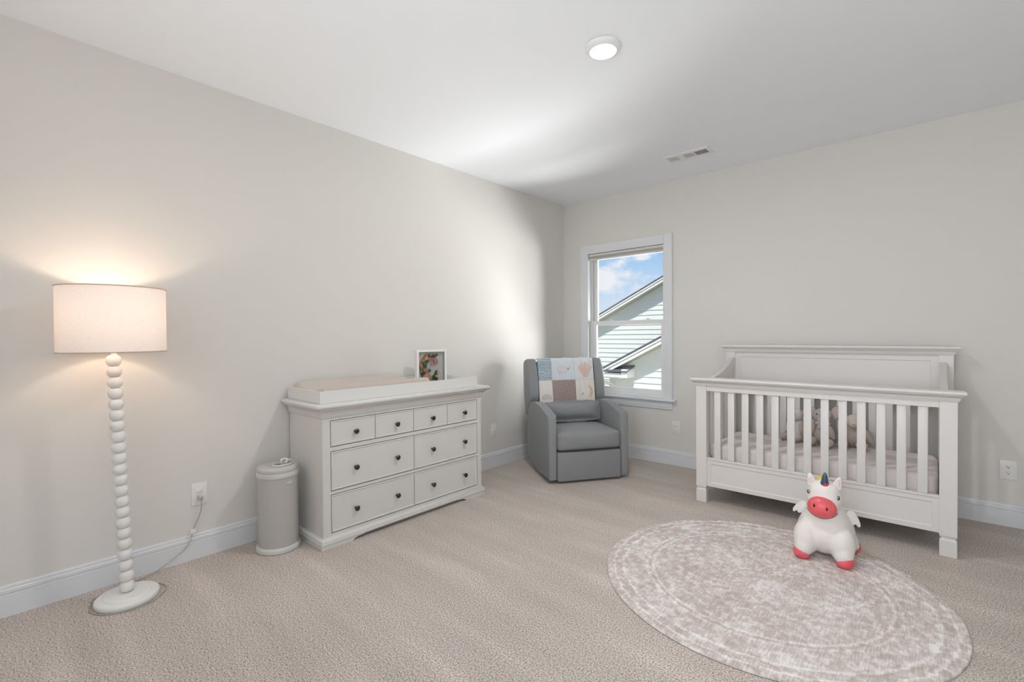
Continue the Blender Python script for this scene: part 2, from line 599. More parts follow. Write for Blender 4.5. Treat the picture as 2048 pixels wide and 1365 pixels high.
lo = sash(WX0 + 0.023, WX1 - 0.023, WZ0 + 0.023, MR1 - 0.010, YB + 0.060, YB + 0.090, 0.040, 0.050, 0.045, 'lower_sash')
up_ = sash(WX0 + 0.023, WX1 - 0.023, MR0 + 0.004, WZ1 - 0.031, YB + 0.093, YB + 0.123, 0.034, 0.046, 0.030, 'upper_sash')
for cx in (-2.59, -2.17):
    bm = B()
    box(bm, cx - 0.028, cx + 0.028, YB + 0.062, YB + 0.088, MR1 - 0.011, MR1 - 0.005, 0.002)
    lathe(bm, [(0.011, MR1 - 0.006), (0.011, MR1 + 0.006), (0.008, MR1 + 0.009), (0, MR1 + 0.009)], 14, (cx, YB + 0.076))
    prism(bm, [(cx - 0.004, YB + 0.070), (cx + 0.034, YB + 0.058), (cx + 0.037, YB + 0.063), (cx + 0.002, YB + 0.083)], 'z', MR1 + 0.001, MR1 + 0.007, 0.0015)
    obj('sash_lock', bm, M_white, lo, world=True)
# rolled-up shade in the head of the window
sh = thing('roller_shade', 'rolled-up greige cellular shade in the head of the window', 'window shade', ((WX0 + WX1) / 2, YB + 0.03, 2.09))
M_sh1 = paint('shade_rail', (0.66, 0.65, 0.62), 0.6); M_sh2 = fabric('shade_cloth', (0.50, 0.47, 0.44), 300, 0.06, 0.3)
bm = B(); box(bm, WX0 + 0.006, WX1 - 0.006, YB + 0.004, YB + 0.044, 2.120, 2.146, 0.003); obj('head_rail', bm, M_sh1, sh, world=True)
bm = B()
for k in range(4):
    box(bm, WX0 + 0.009, WX1 - 0.009, YB + 0.008 + 0.001 * (k % 2), YB + 0.040, 2.0955 + k * 0.006, 2.101 + k * 0.006, 0.0015)
obj('cells', bm, M_sh2, sh, world=True)
bm = B(); box(bm, WX0 + 0.007, WX1 - 0.007, YB + 0.006, YB + 0.042, 2.081, 2.095, 0.003); obj('bottom_rail', bm, M_sh1, sh, world=True)

# ================================================================== CEILING FIXTURES
LX, LY = -1.265, 2.131
cl = thing('ceiling_light', 'round white flush ceiling light, switched on', 'ceiling light', (LX, LY, H - 0.0005))
bm = B(); lathe(bm, [(0.092, 0), (0.0925, -0.004), (0.090, -0.009), (0.083, -0.015), (0.072, -0.022), (0.067, -0.024), (0.066, -0.020), (0.066, 0)], 64)
obj('trim_ring', bm, M_white, cl, smooth=35)
bm = B(); lathe(bm, [(0.0658, -0.018), (0.0658, -0.0225), (0.05, -0.0255), (0.025, -0.027), (0, -0.0275)], 48)
obj('lens', bm, emis('led_lens', (1.0, 0.985, 0.96), 9.0), cl, smooth=True)
light('ceiling_lamp_glow', 'AREA', 16.5, (LX, LY, H - 0.031), (0, 0, -1), (1.0, 0.98, 0.96), size=0.12, shape='DISK', spread=radians(175))

vt = thing('ceiling_vent', 'white three-section ceiling air register near the back wall', 'vent', (-1.505, 3.872, H - 0.0005))
VX, VY = 0.18, 0.086
bm = B()
prf = [(0, 0), (0, -0.004), (-0.006, -0.007), (-0.022, -0.007), (-0.024, 0)]
RR = []
for o, z in prf:
    RR.append([bm.verts.new(p) for p in ((-VX - o * -1 * -1 if False else -(VX + o), -(VY + o), z), (VX + o, -(VY + o), z), (VX + o, VY + o, z), (-(VX + o), VY + o, z))])
for A_, C_ in zip(RR, RR[1:]):
    for k in range(4):
        bm.faces.new((A_[k], A_[(k + 1) % 4], C_[(k + 1) % 4], C_[k]))
obj('frame', bm, M_white, vt)
bm = B(); box(bm, -VX + 0.02, VX - 0.02, -VY + 0.02, VY - 0.02, -0.0015, -0.0003); obj('duct_opening', bm, paint('duct_dark', (0.03, 0.03, 0.03), 0.9), vt)
ix, iy = VX - 0.024, 0.046
bm = B()
box(bm, -ix, ix, iy, VY - 0.02, -0.0065, -0.002); box(bm, -ix, ix, -VY + 0.02, -iy, -0.0065, -0.002)
for xa_, xb_ in ((-0.076, -0.029), (0.046, 0.058)):
    box(bm, xa_, xb_, -iy, iy, -0.0065, -0.002)
obj('cross_bars', bm, M_white, vt)
bm = B(); box(bm, -0.029, 0.046, -iy, iy, -0.0045, -0.002); obj('damper_plate', bm, paint('damper_grey', (0.50, 0.50, 0.50), 0.5), vt)
for k in range(9):
    xx = 0.064 + k * 0.0106
    bm = B(); box(bm, -0.0014, 0.0014, -iy, iy, -0.001, 0.001, M=Matrix.Translation((xx, 0, -0.0055)) @ Matrix.Rotation(radians(-10), 4, 'Y'))
    obj('louver', bm, M_white, vt)
for k in range(7):
    xx = -0.150 + k * 0.0112
    bm = B(); box(bm, -0.0030, 0.0030, -iy, iy, -0.0008, 0.0008, M=Matrix.Translation((xx, 0, -0.0048)) @ Matrix.Rotation(radians(-15), 4, 'Y'))
    obj('louver', bm, M_white, vt)


# ================================================================== OUTLETS
def outlet(name, label, centre, facing, w_, h_, kind):
    """facing 'x': plate on the left wall (normal +x); 'y': on the back wall (normal -y)."""
    t = thing(name, label, 'outlet', centre, radians(90) if facing == 'x' else 0.0, 'wall outlets')
    # local: x right, -y out of the wall, z up
    bm = B()
    prism(bm, [(-w_ / 2, -h_ / 2), (w_ / 2, -h_ / 2), (w_ / 2, h_ / 2), (-w_ / 2, h_ / 2)], 'y', -0.0065, -0.0005, 0.0022, 2)
    obj('wall_plate', bm, M_plate, t, smooth=40)
    for s in (1, -1):
        zc = s * 0.0195
        if kind == 'single' and s == 1:
            continue
        if kind == 'single':
            zc = -0.004
        M = Matrix.Translation((0, -0.0066, zc)) @ Matrix.Rotation(radians(90), 4, 'X')
        bm = B()
        capped = kind in ('capped', 'single') or (kind == 'plug' and s == 1)
        if capped:
            lathe(bm, [(0.0165, 0), (0.0165, 0.003), (0.015, 0.0042), (0, 0.0046)], 24, M=M)
            obj('safety_cap', bm, M_white, t, smooth=40)
        else:
            pts = []
            for i in range(28):
                a = 2 * pi * i / 28
                x, z = 0.0172 * cos(a), 0.0172 * sin(a)
                pts.append((x, zc + max(-0.0135, min(0.0135, z))))
            prism(bm, pts, 'y', -0.0078, -0.0062)
            soc = obj('receptacle', bm, M_plate, t)
            if not (kind == 'plug'):
                bm = B()
                box(bm, -0.0075, -0.0053, -0.0081, -0.0076, zc - 0.001, zc + 0.007)
                box(bm, 0.0053, 0.0072, -0.0081, -0.0076, zc - 0.0005, zc + 0.006)
                prism(bm, [(0.0032 * cos(a_) , zc - 0.0065 + 0.0032 * sin(a_)) for a_ in [2 * pi * q / 12 for q in range(12)]], 'y', -0.0081, -0.0076)
                obj('slot', bm, M_hole, soc)
    if kind != 'single':
        bm = B(); lathe(bm, [(0.003, 0), (0.003, 0.0008), (0, 0.0012)], 12, M=Matrix.Translation((0, -0.0066, 0)) @ Matrix.Rotation(radians(90), 4, 'X'))
        obj('screw', bm, M_plate, t)
    return t


outlet('wall_outlet', 'outlet plate on left wall between lamp and pail, lamp plugged in', (XL, 0.811, 0.367), 'x', 0.080, 0.127, 'plug')
outlet('wall_outlet', 'small outlet plate on left wall between dresser and armchair', (XL, 3.245, 0.355), 'x', 0.080, 0.127, 'single')
outlet('wall_outlet', 'outlet plate under the window with two round covers', (-1.843, YB, 0.370), 'y', 0.080, 0.122, 'capped')
outlet('wall_outlet', 'open outlet plate on back wall right of the crib', (0.365, YB, 0.367), 'y', 0.080, 0.124, 'open')

# ================================================================== DRESSER
DX, DY0, DY1 = -2.695, 1.322, 2.633   # front face x, ends
DB = -3.137                            # back
dr = thing('dresser', 'white eight-drawer dresser with round black knobs', 'dresser', (-2.91, (DY0 + DY1) / 2, 0))
cols = [1.374, 1.6785, 1.981, 2.2845, 2.587]
rows = [(0.603, 0.7600), (0.336, 0.574), (0.083, 0.3125)]
bm = B()
FT = 0.02
box(bm, DB, DX - FT, DY0, DY1, 0.06, 0.80)                       # carcass block
box(bm, DX - FT, DX, DY0, cols[0] - 0.0025, 0.05, 0.80); box(bm, DX - FT, DX, cols[4] + 0.0025, DY1, 0.05, 0.80)
for z0, z1 in ((0.05, rows[2][0] - 0.0025), (rows[2][1] + 0.0025, rows[1][0] - 0.0025), (rows[1][1] + 0.0025, rows[0][0] - 0.0025), (rows[0][1] + 0.0025, 0.80)):
    box(bm, DX - FT, DX, cols[0] - 0.0025, cols[4] + 0.0025, z0, z1)
body = obj('body', bm, M_dress, dr, world=True)


def ring_x(z):
    pass


# crown moulding and top (grow to the front and both ends)
bm = B()
rings(bm, DB, DX, DY0, DY1, [(-0.003, 0.776), (0.004, 0.777), (0.007, 0.781), (0.007, 0.785), (0.011, 0.787), (0.012, 0.800), (0.017, 0.814), (0.027, 0.826), (0.038, 0.832), (0.040, 0.8345), (0.040, 0.839)], (0, 1, 1, 1))
obj('crown_moulding', bm, M_dress, dr, world=True, smooth=50)
bm = B()
rings(bm, DB, DX, DY0, DY1, [(0.040, 0.839), (0.046, 0.840), (0.052, 0.844), (0.0545, 0.850), (0.0545, 0.856), (0.052, 0.862), (0.046, 0.866), (0.040, 0.8675), (0.0, 0.868)], (0, 1, 1, 1))
obj('top', bm, M_dress, dr, world=True, smooth=50)
bm = B()
rings(bm, DB, DX, DY0, DY1, [(0.0, 0.010), (0.016, 0.0265), (0.020, 0.028), (0.020, 0.034), (0.017, 0.036), (0.017, 0.046), (0.012, 0.056), (0.004, 0.0615), (0.001, 0.063), (-0.004, 0.0635)], (0, 1, 1, 1))
obj('base_moulding', bm, M_dress, dr, world=True, smooth=50)


def bracket(y0, y1, flip):
    """Front bracket foot: curved inner end."""
    L = abs(y1 - y0)
    pts = [(0, -0.012), (L - 0.085, -0.012)]
    for k in range(9):
        t = k / 8
        pts.append((L - 0.085 + 0.055 * (1 - cos(t * pi / 2)) , -0.012 + 0.030 * sin(t * pi / 2)))
    pts += [(L, 0.022), (L, 0.027), (0, 0.027)]
    if flip:
        pts = [(y1 - a, z) for a, z in pts]
    else:
        pts = [(y0 + a, z) for a, z in pts]
    return pts


for a, c, fl_ in ((DY0 - 0.018, DY0 + 0.26, False), (DY1 - 0.26, DY1 + 0.018, True)):
    bm = B(); prism(bm, bracket(a, c, fl_), 'x', DX - 0.004, DX + 0.016)
    yy = (a, a + 0.02) if not fl_ else (c - 0.02, c)
    box(bm, DB, DX + 0.0, yy[0], yy[1], -0.012, 0.0265)
    obj('bracket_foot', bm, M_dress, dr, world=True)


def knob(parent, y, z):
    M = Matrix.Translation((DX, y, z)) @ Matrix.Rotation(radians(90), 4, 'Y')
    bm = B(); lathe(bm, [(0.0075, -0.003), (0.0068, 0.003), (0.0058, 0.009), (0.0075, 0.013), (0.0125, 0.016), (0.0160, 0.0195), (0.0165, 0.0225), (0.0140, 0.0245), (0.0130, 0.0248), (0.0118, 0.0275), (0.007, 0.0295), (0, 0.030)], 24, M=M)
    obj('knob', bm, M_knob, parent, smooth=50, world=True)


def drawer(y0, y1, z0, z1, knobs):
    bm = B()
    g = 0.0022
    # slab with a raised rounded lip around a slightly recessed field
    def ringv(o, x):
        return [bm.verts.new(p) for p in ((x, y0 + g + o, z0 + g + o), (x, y1 - g - o, z0 + g + o), (x, y1 - g - o, z1 - g - o), (x, y0 + g + o, z1 - g - o))]
    L_ = [ringv(0, DX - 0.018), ringv(0, DX - 0.001), ringv(0.0015, DX + 0.0012), ringv(0.006, DX + 0.0016), ringv(0.0085, DX + 0.0006), ringv(0.011, DX - 0.0025)]
    for A_, C_ in zip(L_, L_[1:]):
        for k in range(4):
            bm.faces.new((A_[k], A_[(k + 1) % 4], C_[(k + 1) % 4], C_[k]))
    bm.faces.new(L_[-1]); bm.faces.new(L_[0][::-1])
    d = obj('drawer', bm, M_dress, dr, world=True)
    for ky in knobs:
        knob(d, ky, (z0 + z1) / 2 - 0.006 if z1 > 0.7 else (z0 + z1) / 2 - 0.004)
    return d


KY = [1.535, 1.838, 2.141, 2.450]
for k in range(4):
    drawer(cols[k], cols[k + 1], rows[0][0], rows[0][1], [KY[k]])
for r_ in (1, 2):
    drawer(cols[0], cols[2], rows[r_][0], rows[r_][1], KY[:2])
    drawer(cols[2], cols[4], rows[r_][0], rows[r_][1], KY[2:])

# changing tray on the dresser
TX0, TX1, TY0, TY1, TZ0, TZ1 = -3.135, -2.688, 1.309, 2.588, 0.8685, 0.941
tr_ = thing('changing_tray', 'long white open tray lying on the dresser top', 'tray', ((TX0 + TX1) / 2, (TY0 + TY1) / 2, TZ0))
bm = B(); box(bm, TX0 + 0.012, TX1 - 0.012, TY0 + 0.012, TY1 - 0.012, TZ0, TZ0 + 0.008); obj('tray_bottom', bm, M_tray, tr_, world=True)
for x0, x1, y0, y1 in ((TX1 - 0.012, TX1, TY0, TY1), (TX0, TX0 + 0.012, TY0, TY1), (TX0 + 0.0122, TX1 - 0.0122, TY0, TY0 + 0.012), (TX0 + 0.0122, TX1 - 0.0122, TY1 - 0.012, TY1)):
    bm = B(); box(bm, x0, x1, y0, y1, TZ0, TZ1, 0.0012, 1); obj('tray_side', bm, M_tray, tr_, world=True)

# contoured changing pad: cross-section in x (raised sides), along y
bm = B()
px0, px1, py0, py1, pz = TX0 + 0.016, TX1 - 0.016, TY0 + 0.022, 2.155, TZ0 + 0.0085
nx, ny = 28, 40
def padz(u, v):
    side = 0.055 + 0.044 * abs(2 * u - 1) ** 1.8
    e = min(u, 1 - u) / 0.035
    e2 = min(v, 1 - v) / 0.07
    return side, min(1, e), min(1, e2)
top = [[None] * (ny + 1) for _ in range(nx + 1)]
bot = [[None] * (ny + 1) for _ in range(nx + 1)]
for i in range(nx + 1):
    for j in range(ny + 1):
        u, v = i / nx, j / ny
        s, e, e2 = padz(u, v)
        k1 = sqrt(max(0, 1 - (1 - e) ** 2)); k2 = sqrt(max(0, 1 - (1 - e2) ** 2))
        z = pz + 0.022 + (s - 0.022) * (k1 ** 0.6) * (k2 ** 0.5)
        x = px0 + (px1 - px0) * u; y = py0 + (py1 - py0) * v
        top[i][j] = bm.verts.new((x, y, z)); bot[i][j] = bm.verts.new((x, y, pz))
for i in range(nx):
    for j in range(ny):
        bm.faces.new((top[i][j], top[i + 1][j], top[i + 1][j + 1], top[i][j + 1]))
        bm.faces.new((bot[i][j], bot[i][j + 1], bot[i + 1][j + 1], bot[i + 1][j]))
for i in range(nx):
    for j in (0, ny):
        bm.faces.new((top[i][j], top[i + 1][j], bot[i + 1][j], bot[i][j]))
for j in range(ny):
    for i in (0, nx):
        bm.faces.new((top[i][j], top[i][j + 1], bot[i][j + 1], bot[i][j]))
pad = obj('changing_pad', bm, M_padcov, smooth=60)
tag(pad, 'beige contoured changing pad lying in the white tray', 'changing pad')

# shadow box frame with a floral letter
fr_c = Vector((-2.975, 2.345, TZ0 + 0.0085)); fr_rz = radians(90 - 14)
fw, fh, fd = 0.158, 0.176, 0.030
fb = thing('shadow_box', 'white box frame holding a flowered letter C', 'picture frame', fr_c, fr_rz)
fb.scale = (1.6, 1.6, 1.6)
bm = B()
ft = 0.011
box(bm, -fw / 2, -fw / 2 + ft, -fd, 0, 0, fh, 0.001, 1); box(bm, fw / 2 - ft, fw / 2, -fd, 0, 0, fh, 0.001, 1)
box(bm, -fw / 2 + ft, fw / 2 - ft, -fd, 0, 0, ft, 0.001, 1); box(bm, -fw / 2 + ft, fw / 2 - ft, -fd, 0, fh - ft, fh, 0.001, 1)
obj('frame', bm, M_white, fb)
bm = B(); box(bm, -fw / 2 + ft, fw / 2 - ft, -0.006, -0.002, ft, fh - ft); obj('backing', bm, paint('backing_card', (0.70, 0.68, 0.62), 0.8), fb)
bm = B(); box(bm, -fw / 2 + ft, fw / 2 - ft, -fd + 0.004, -fd + 0.006, ft, fh - ft); obj('glass', bm, M_glass, fb)
# letter C: thick arc with block serifs, patterned with flowers
m, nt, b = new_mat('floral_print')
tc = nt.nodes.new('ShaderNodeTexCoord')
v = nd(nt, 'ShaderNodeTexVoronoi', Scale=62.0)
nt.links.new(tc.outputs['Object'], v.inputs['Vector'])
r = ramp(nt, [(0.0, (0.02, 0.08, 0.03)), (0.22, (0.05, 0.05, 0.02)), (0.35, (0.72, 0.18, 0.16)), (0.5, (0.80, 0.40, 0.36)), (0.65, (0.55, 0.36, 0.10)), (0.8, (0.10, 0.16, 0.06)), (0.92, (0.72, 0.62, 0.48))], 'CONSTANT')
sepc = nt.nodes.new('ShaderNodeSeparateColor')
nt.links.new(v.outputs['Color'], sepc.inputs[0]); nt.links.new(sepc.outputs[0], r.inputs['Fac'])
nt.links.new(r.outputs['Color'], b.inputs['Base Color'])
b.inputs['Roughness'].default_value = 0.6
M_floral = m
bm = B()
cx, cz, R1, R2 = -0.004, 0.088, 0.062, 0.034
outer, inner = [], []
n_ = 40
for k in range(n_ + 1):
    a = radians(52) + (radians(308) - radians(52)) * k / n_
    outer.append((cx + R1 * 0.86 * cos(a), cz + R1 * 1.08 * sin(a)))
    inner.append((cx + 0.008 + R2 * 0.82 * cos(a), cz + R2 * 1.25 * sin(a)))
A_ = [bm.verts.new((x, -0.020, z)) for x, z in outer]; C_ = [bm.verts.new((x, -0.020, z)) for x, z in inner]
A2 = [bm.verts.new((x, -0.007, z)) for x, z in outer]; C2 = [bm.verts.new((x, -0.007, z)) for x, z in inner]
for k in range(n_):
    bm.faces.new((A_[k], C_[k], C_[k + 1], A_[k + 1])); bm.faces.new((A2[k], A2[k + 1], C2[k + 1], C2[k]))
    bm.faces.new((A_[k], A_[k + 1], A2[k + 1], A2[k])); bm.faces.new((C_[k], C2[k], C2[k + 1], C_[k + 1]))
bm.faces.new((A_[0], A2[0], C2[0], C_[0])); bm.faces.new((A_[-1], C_[-1], C2[-1], A2[-1]))
prism(bm, [(0.020, 0.108), (0.034, 0.104), (0.034, 0.156), (0.024, 0.150), (0.006, 0.150)], 'y', -0.0203, -0.007)
prism(bm, [(0.014, 0.024), (0.034, 0.022), (0.034, 0.074), (0.027, 0.070), (0.018, 0.050)], 'y', -0.0203, -0.007)
letter = obj('letter', bm, M_floral, fb, label='letter C covered in pink roses and dark leaves')
for (fx, fz, fr2, colr, nm) in ((-0.056, 0.108, 0.010, (0.80, 0.28, 0.22), 'flower'), (0.004, 0.112, 0.0105, (0.80, 0.26, 0.28), 'flower'), (0.018, 0.128, 0.009, (0.82, 0.30, 0.30), 'flower'), (-0.036, 0.078, 0.010, (0.80, 0.22, 0.15), 'flower'), (-0.034, 0.044, 0.012, (0.82, 0.32, 0.30), 'flower'), (0.036, 0.062, 0.008, (0.82, 0.42, 0.48), 'flower'), (0.027, 0.046, 0.008, (0.85, 0.42, 0.25), 'flower'), (-0.026, 0.135, 0.010, (0.80, 0.50, 0.16), 'flower'), (-0.044, 0.112, 0.010, (0.03, 0.16, 0.08), 'leaf'), (-0.024, 0.118, 0.010, (0.02, 0.12, 0.05), 'leaf'), (-0.052, 0.088, 0.008, (0.12, 0.30, 0.06), 'leaf'), (0.006, 0.142, 0.010, (0.05, 0.05, 0.03), 'leaf')):
    bm = B()
    npt = 10 if nm == 'flower' else 8
    pts = []
    for k in range(npt * 2):
        a = pi * k / npt
        rr = fr2 * (1.0 if k % 2 == 0 else 0.78) if nm == 'flower' else fr2 * (0.55 + 0.45 * abs(cos(a)))
        pts.append((fx + rr * cos(a), fz + rr * sin(a)))
    prism(bm, pts, 'y', -0.0235, -0.0204)
    obj(nm, bm, paint('petal_%d' % random.randint(0, 9999), colr, 0.6, var=0.35, vscale=160), letter)
# little curled scroll inside the letter
bm = B(); tube(bm, [(-0.012 + 0.0012 * t * cos(t * 1.1), -0.021, 0.072 + 0.0012 * t * sin(t * 1.1)) for t in [q * 0.35 for q in range(24)]], 0.0022, 6)
obj('scroll', bm, paint('scroll_dark', (0.05, 0.05, 0.05), 0.5), letter)

# ================================================================== DIAPER PAIL
PC = (-2.938, 1.163)
pl_ = thing('diaper_pail', 'tall round grey diaper pail beside the dresser', 'pail', (*PC, 0.0))
bm = B(); lathe(bm, [(0.116, 0), (0.121, 0.004), (0.1215, 0.018), (0.118, 0.028), (0.112, 0.033), (0.108, 0.034), (0, 0.034)], 64); obj('base', bm, M_pail2, pl_, smooth=40)
bm = B(); lathe(bm, [(0.1095, 0.030), (0.1105, 0.10), (0.1115, 0.30), (0.1115, 0.442), (0, 0.442)], 64); obj('body', bm, M_pail, pl_, smooth=40)
bm = B(); lathe(bm, [(0.112, 0.438), (0.1155, 0.440), (0.117, 0.446), (0.1172, 0.462), (0.1155, 0.467), (0.110, 0.469)], 64); obj('rim_band', bm, M_pail2, pl_, smooth=40)
bm = B(); lathe(bm, [(0.112, 0.466), (0.114, 0.470), (0.1135, 0.486), (0.110, 0.494), (0.102, 0.4985), (0.06, 0.500), (0, 0.500)], 64); lid = obj('lid', bm, paint('pail_lid', (0.50, 0.49, 0.47), 0.38), pl_, smooth=40)
hc = Vector((0.030, 0.018, 0))
bm = B()
tube(bm, [(hc.x + 0.036 * cos(t) * 1.0, hc.y + 0.058 * sin(t), 0.5045) for t in [2 * pi * q / 40 for q in range(40)]], 0.0065, 10, closed=True)
obj('flap_ring', bm, M_pail2, lid, smooth=True)
bm = B()
prism(bm, [(hc.x + 0.033 * cos(t), hc.y + 0.020 + 0.026 * sin(t)) for t in [2 * pi * q / 24 for q in range(24)]], 'z', 0.5003, 0.5045)
obj('flap', bm, M_pail, lid)
bm = B()
prism(bm, [(hc.x + 0.029 * cos(t), hc.y - 0.028 + 0.022 * sin(t)) for t in [2 * pi * q / 24 for q in range(24)]], 'z', 0.5003, 0.5012)
obj('opening', bm, M_hole, lid)
bm = B()
tube(bm, smooth_path([(0.004, 0.022, 0.503), (0.0, 0.020, 0.520), (0.006, 0.036, 0.528), (0.020, 0.046, 0.527), (0.034, 0.040, 0.521), (0.040, 0.030, 0.512)], 6), 0.006, 8)
tube(bm, smooth_path([(0.010, 0.052, 0.512), (0.022, 0.058, 0.521), (0.034, 0.066, 0.522)], 6), 0.005, 8)
obj('handle', bm, M_white, lid, smooth=True)
# oval badge facing the camera, with relief marks too small to read
ang = atan2(-PC[1] + 0.55, -PC[0] - 0.1)
ang = radians(12)
M = Matrix.Rotation(ang, 4, 'Z') @ Matrix.Translation((0.1118, 0, 0.408)) @ Matrix.Rotation(radians(90), 4, 'Y')
bm = B(); lathe(bm, [(1.0, 0), (0.98, 0.0022), (0.9, 0.003), (0, 0.003)], 32, M=M @ Matrix.Diagonal((0.0095, 0.0185, 1, 1))); bd = obj('badge', bm, paint('badge', (0.66, 0.66, 0.64), 0.3), pl_, smooth=40)
bm = B()
for k, s_ in enumerate((0.9, 1.2, 1.0, 0.9)):
    Mk = Matrix.Rotation(ang, 4, 'Z') @ Matrix.Translation((0.1150, -0.0095 + k * 0.0063, 0.408)) @ Matrix.Rotation(radians(90), 4, 'Y')
    pts = [Mk @ Vector((0.0042 * s_ * cos(t), 0.0024 * sin(t), 0)) for t in [2 * pi * q / 14 for q in range(14)]]
    tube(bm, pts, 0.0006, 5, closed=True)
obj('emblem', bm, M_pail, bd)

# ================================================================== FLOOR LAMP
LB = Vector((-2.909, 0.443, 0))
TOP = Vector((-2.909, 0.405, 1.20))
lamp = thing('floor_lamp', 'white bobbin-turned floor lamp with lit cream drum shade', 'lamp', LB)
bm = B(); lathe(bm, [(0.118, 0), (0.124, 0.003), (0.1255, 0.010), (0.1255, 0.021), (0.122, 0.0265), (0.116, 0.0285), (0.096, 0.0290), (0.094, 0.0300), (0.0925, 0.0345), (0.089, 0.0375), (0.082, 0.0385), (0, 0.0385)], 72); obj('base', bm, M_lampw, lamp, smooth=40)


def colpt(z):
    t = (z - 0.036) / (1.20 - 0.036)
    return LB.lerp(TOP, t)


nb = 22
z0, z1 = 0.0400, 1.186
hb = (z1 - z0) / nb
me_bead = None
tilt = Matrix.Rotation(atan2(0.038, 1.164), 4, 'X')
for k in range(nb):
    zc = z0 + (k + 0.5) * hb
    c = colpt(zc)
    if me_bead is None:
        bm = B()
        prof = []
        for q in range(15):
            a = -pi / 2 + pi * q / 14
            prof.append((0.0125 + 0.0172 * max(0, cos(a)), hb / 2 * (0.9 * sin(a) + 0.1 * sin(a) ** 3)))
        lathe(bm, prof, 28)
        bead = obj('bead', bm, M_lampw, lamp, smooth=60)
        me_bead = bead.data
    else:
        bead = obj('bead', me_bead, None, lamp)
    bead.location = (c.x - LB.x, c.y - LB.y, zc)
    bead.rotation_euler = tilt.to_euler()
SCn = Vector((-2.910, 0.408, 0))
SR, SZ0, SZ1 = 0.2035, 1.203, 1.503
bm = B()
n = 72
prof = [(SR - 0.0015, SZ0), (SR, SZ0 + 0.001), (SR, SZ1 - 0.001), (SR - 0.0015, SZ1)]
ringsv = [[bm.verts.new((SCn.x + r * cos(2 * pi * i / n), SCn.y + r * sin(2 * pi * i / n), z)) for i in range(n)] for r, z in prof[1:3]]
for i in range(n):
    bm.faces.new((ringsv[0][i], ringsv[0][(i + 1) % n], ringsv[1][(i + 1) % n], ringsv[1][i]))
shd = obj('lamp_shade', bm, M_shade, lamp, smooth=True, world=True)
M_hem = fabric('shade_hem', (0.66, 0.52, 0.42), 300, 0.05, 0.2)
for zz in (SZ0, SZ1):
    bm = B(); tube(bm, [(SCn.x + (SR + 0.0005) * cos(2 * pi * i / n), SCn.y + (SR + 0.0005) * sin(2 * pi * i / n), zz) for i in range(n)], 0.0028, 6, closed=True)
    obj('hem', bm, M_hem, shd, smooth=True, world=True)
bm = B()
lathe(bm, [(0.008, 1.18), (0.012, 1.19), (0.012, 1.215), (0.018, 1.22), (0.018, 1.265), (0.013, 1.272), (0, 1.272)], 20, (SCn.x, SCn.y))
for q in range(3):
    a = 2 * pi * q / 3
    tube(bm, [(SCn.x + 0.012 * cos(a), SCn.y + 0.012 * sin(a), 1.225), (SCn.x + (SR - 0.002) * cos(a), SCn.y + (SR - 0.002) * sin(a), 1.212)], 0.0015, 6)
obj('socket', bm, M_plate, lamp, smooth=40, world=True)
bm = B()
lathe(bm, [(0.013, 1.272), (0.015, 1.285), (0.026, 1.305), (0.031, 1.328), (0.026, 1.350), (0.012, 1.360), (0, 1.362)], 24, (SCn.x, SCn.y))
obj('bulb', bm, emis('bulb_glow', (1.0, 0.80, 0.58), 6.0), lamp, smooth=True, world=True)
BL = light('bulb_light', 'POINT', 4.2, (SCn.x, SCn.y, 1.385), None, (1.0, 0.79, 0.62), size=0.03)
# power cord, from the base along the floor to the wall plate
c_ = thing('lamp_cord', 'thin grey lamp cord running from the wall plate to the lamp base', 'cord', (XL + 0.03, 0.81, 0.0))
path = [(XL + 0.030, 0.811, 0.346), (XL + 0.034, 0.812, 0.325), (XL + 0.032, 0.812, 0.29), (XL + 0.028, 0.800, 0.24), (XL + 0.026, 0.782, 0.20), (XL + 0.026, 0.768, 0.160), (XL + 0.030, 0.755, 0.115), (XL + 0.034, 0.730, 0.085), (XL + 0.040, 0.690, 0.060), (XL + 0.050, 0.640, 0.035), (XL + 0.060, 0.580, 0.014), (XL + 0.070, 0.520, 0.006), (XL + 0.080, 0.44, 0.005), (XL + 0.095, 0.38, 0.005), (-3.020, 0.335, 0.006), (-2.985, 0.315, 0.010)]
bm = B(); tube(bm, smooth_path(path, 6), 0.0026, 7); obj('cable', bm, M_cord, c_, smooth=True, world=True)
loop = []
for q in range(30):
    a = radians(215) + radians(330) * q / 29
    rr = 0.137 + 0.004 * sin(q * 0.5) + 0.020 * math.exp(-((q - 21) / 2.6) ** 2)
    loop.append((LB.x + rr * cos(a), LB.y + rr * sin(a), 0.0045))
bm = B(); tube(bm, smooth_path(loop, 3), 0.0024, 6); obj('cable', bm, M_cord, c_, smooth=True, world=True)
bm = B()
box(bm, XL + 0.0085, XL + 0.031, 0.800, 0.822, 0.333, 0.360, 0.004, 3)
obj('plug', bm, paint('plug_grey', (0.50, 0.49, 0.46), 0.5), c_, smooth=40, world=True)
bm = B()
box(bm, XL + 0.0215, XL + 0.0345, 0.757, 0.785, 0.155, 0.180, 0.003, 2)
obj('cord_tag', bm, M_plate, c_, world=True)

# ================================================================== CRIB
CX0, CX1, CY, CYB = -1.340, 0.103, 3.585, 4.335
crib = thing('crib', 'white wooden crib with slatted sides and tall panelled headboard', 'crib', ((CX0 + CX1) / 2, (CY + CYB) / 2, 0))
PW = 0.076


def foot(x0, x1, y0, y1):
    bm = B()
    rings(bm, x0, x1, y0, y1, [(-0.004, 0.0), (-0.001, 0.004), (-0.001, 0.094), (-0.004, 0.099), (-0.009, 0.103), (-0.009, 0.108), (-0.003, 0.112), (-0.003, 0.1165), (-0.006, 0.118)])
    obj('foot', bm, M_crib, crib, world=True)


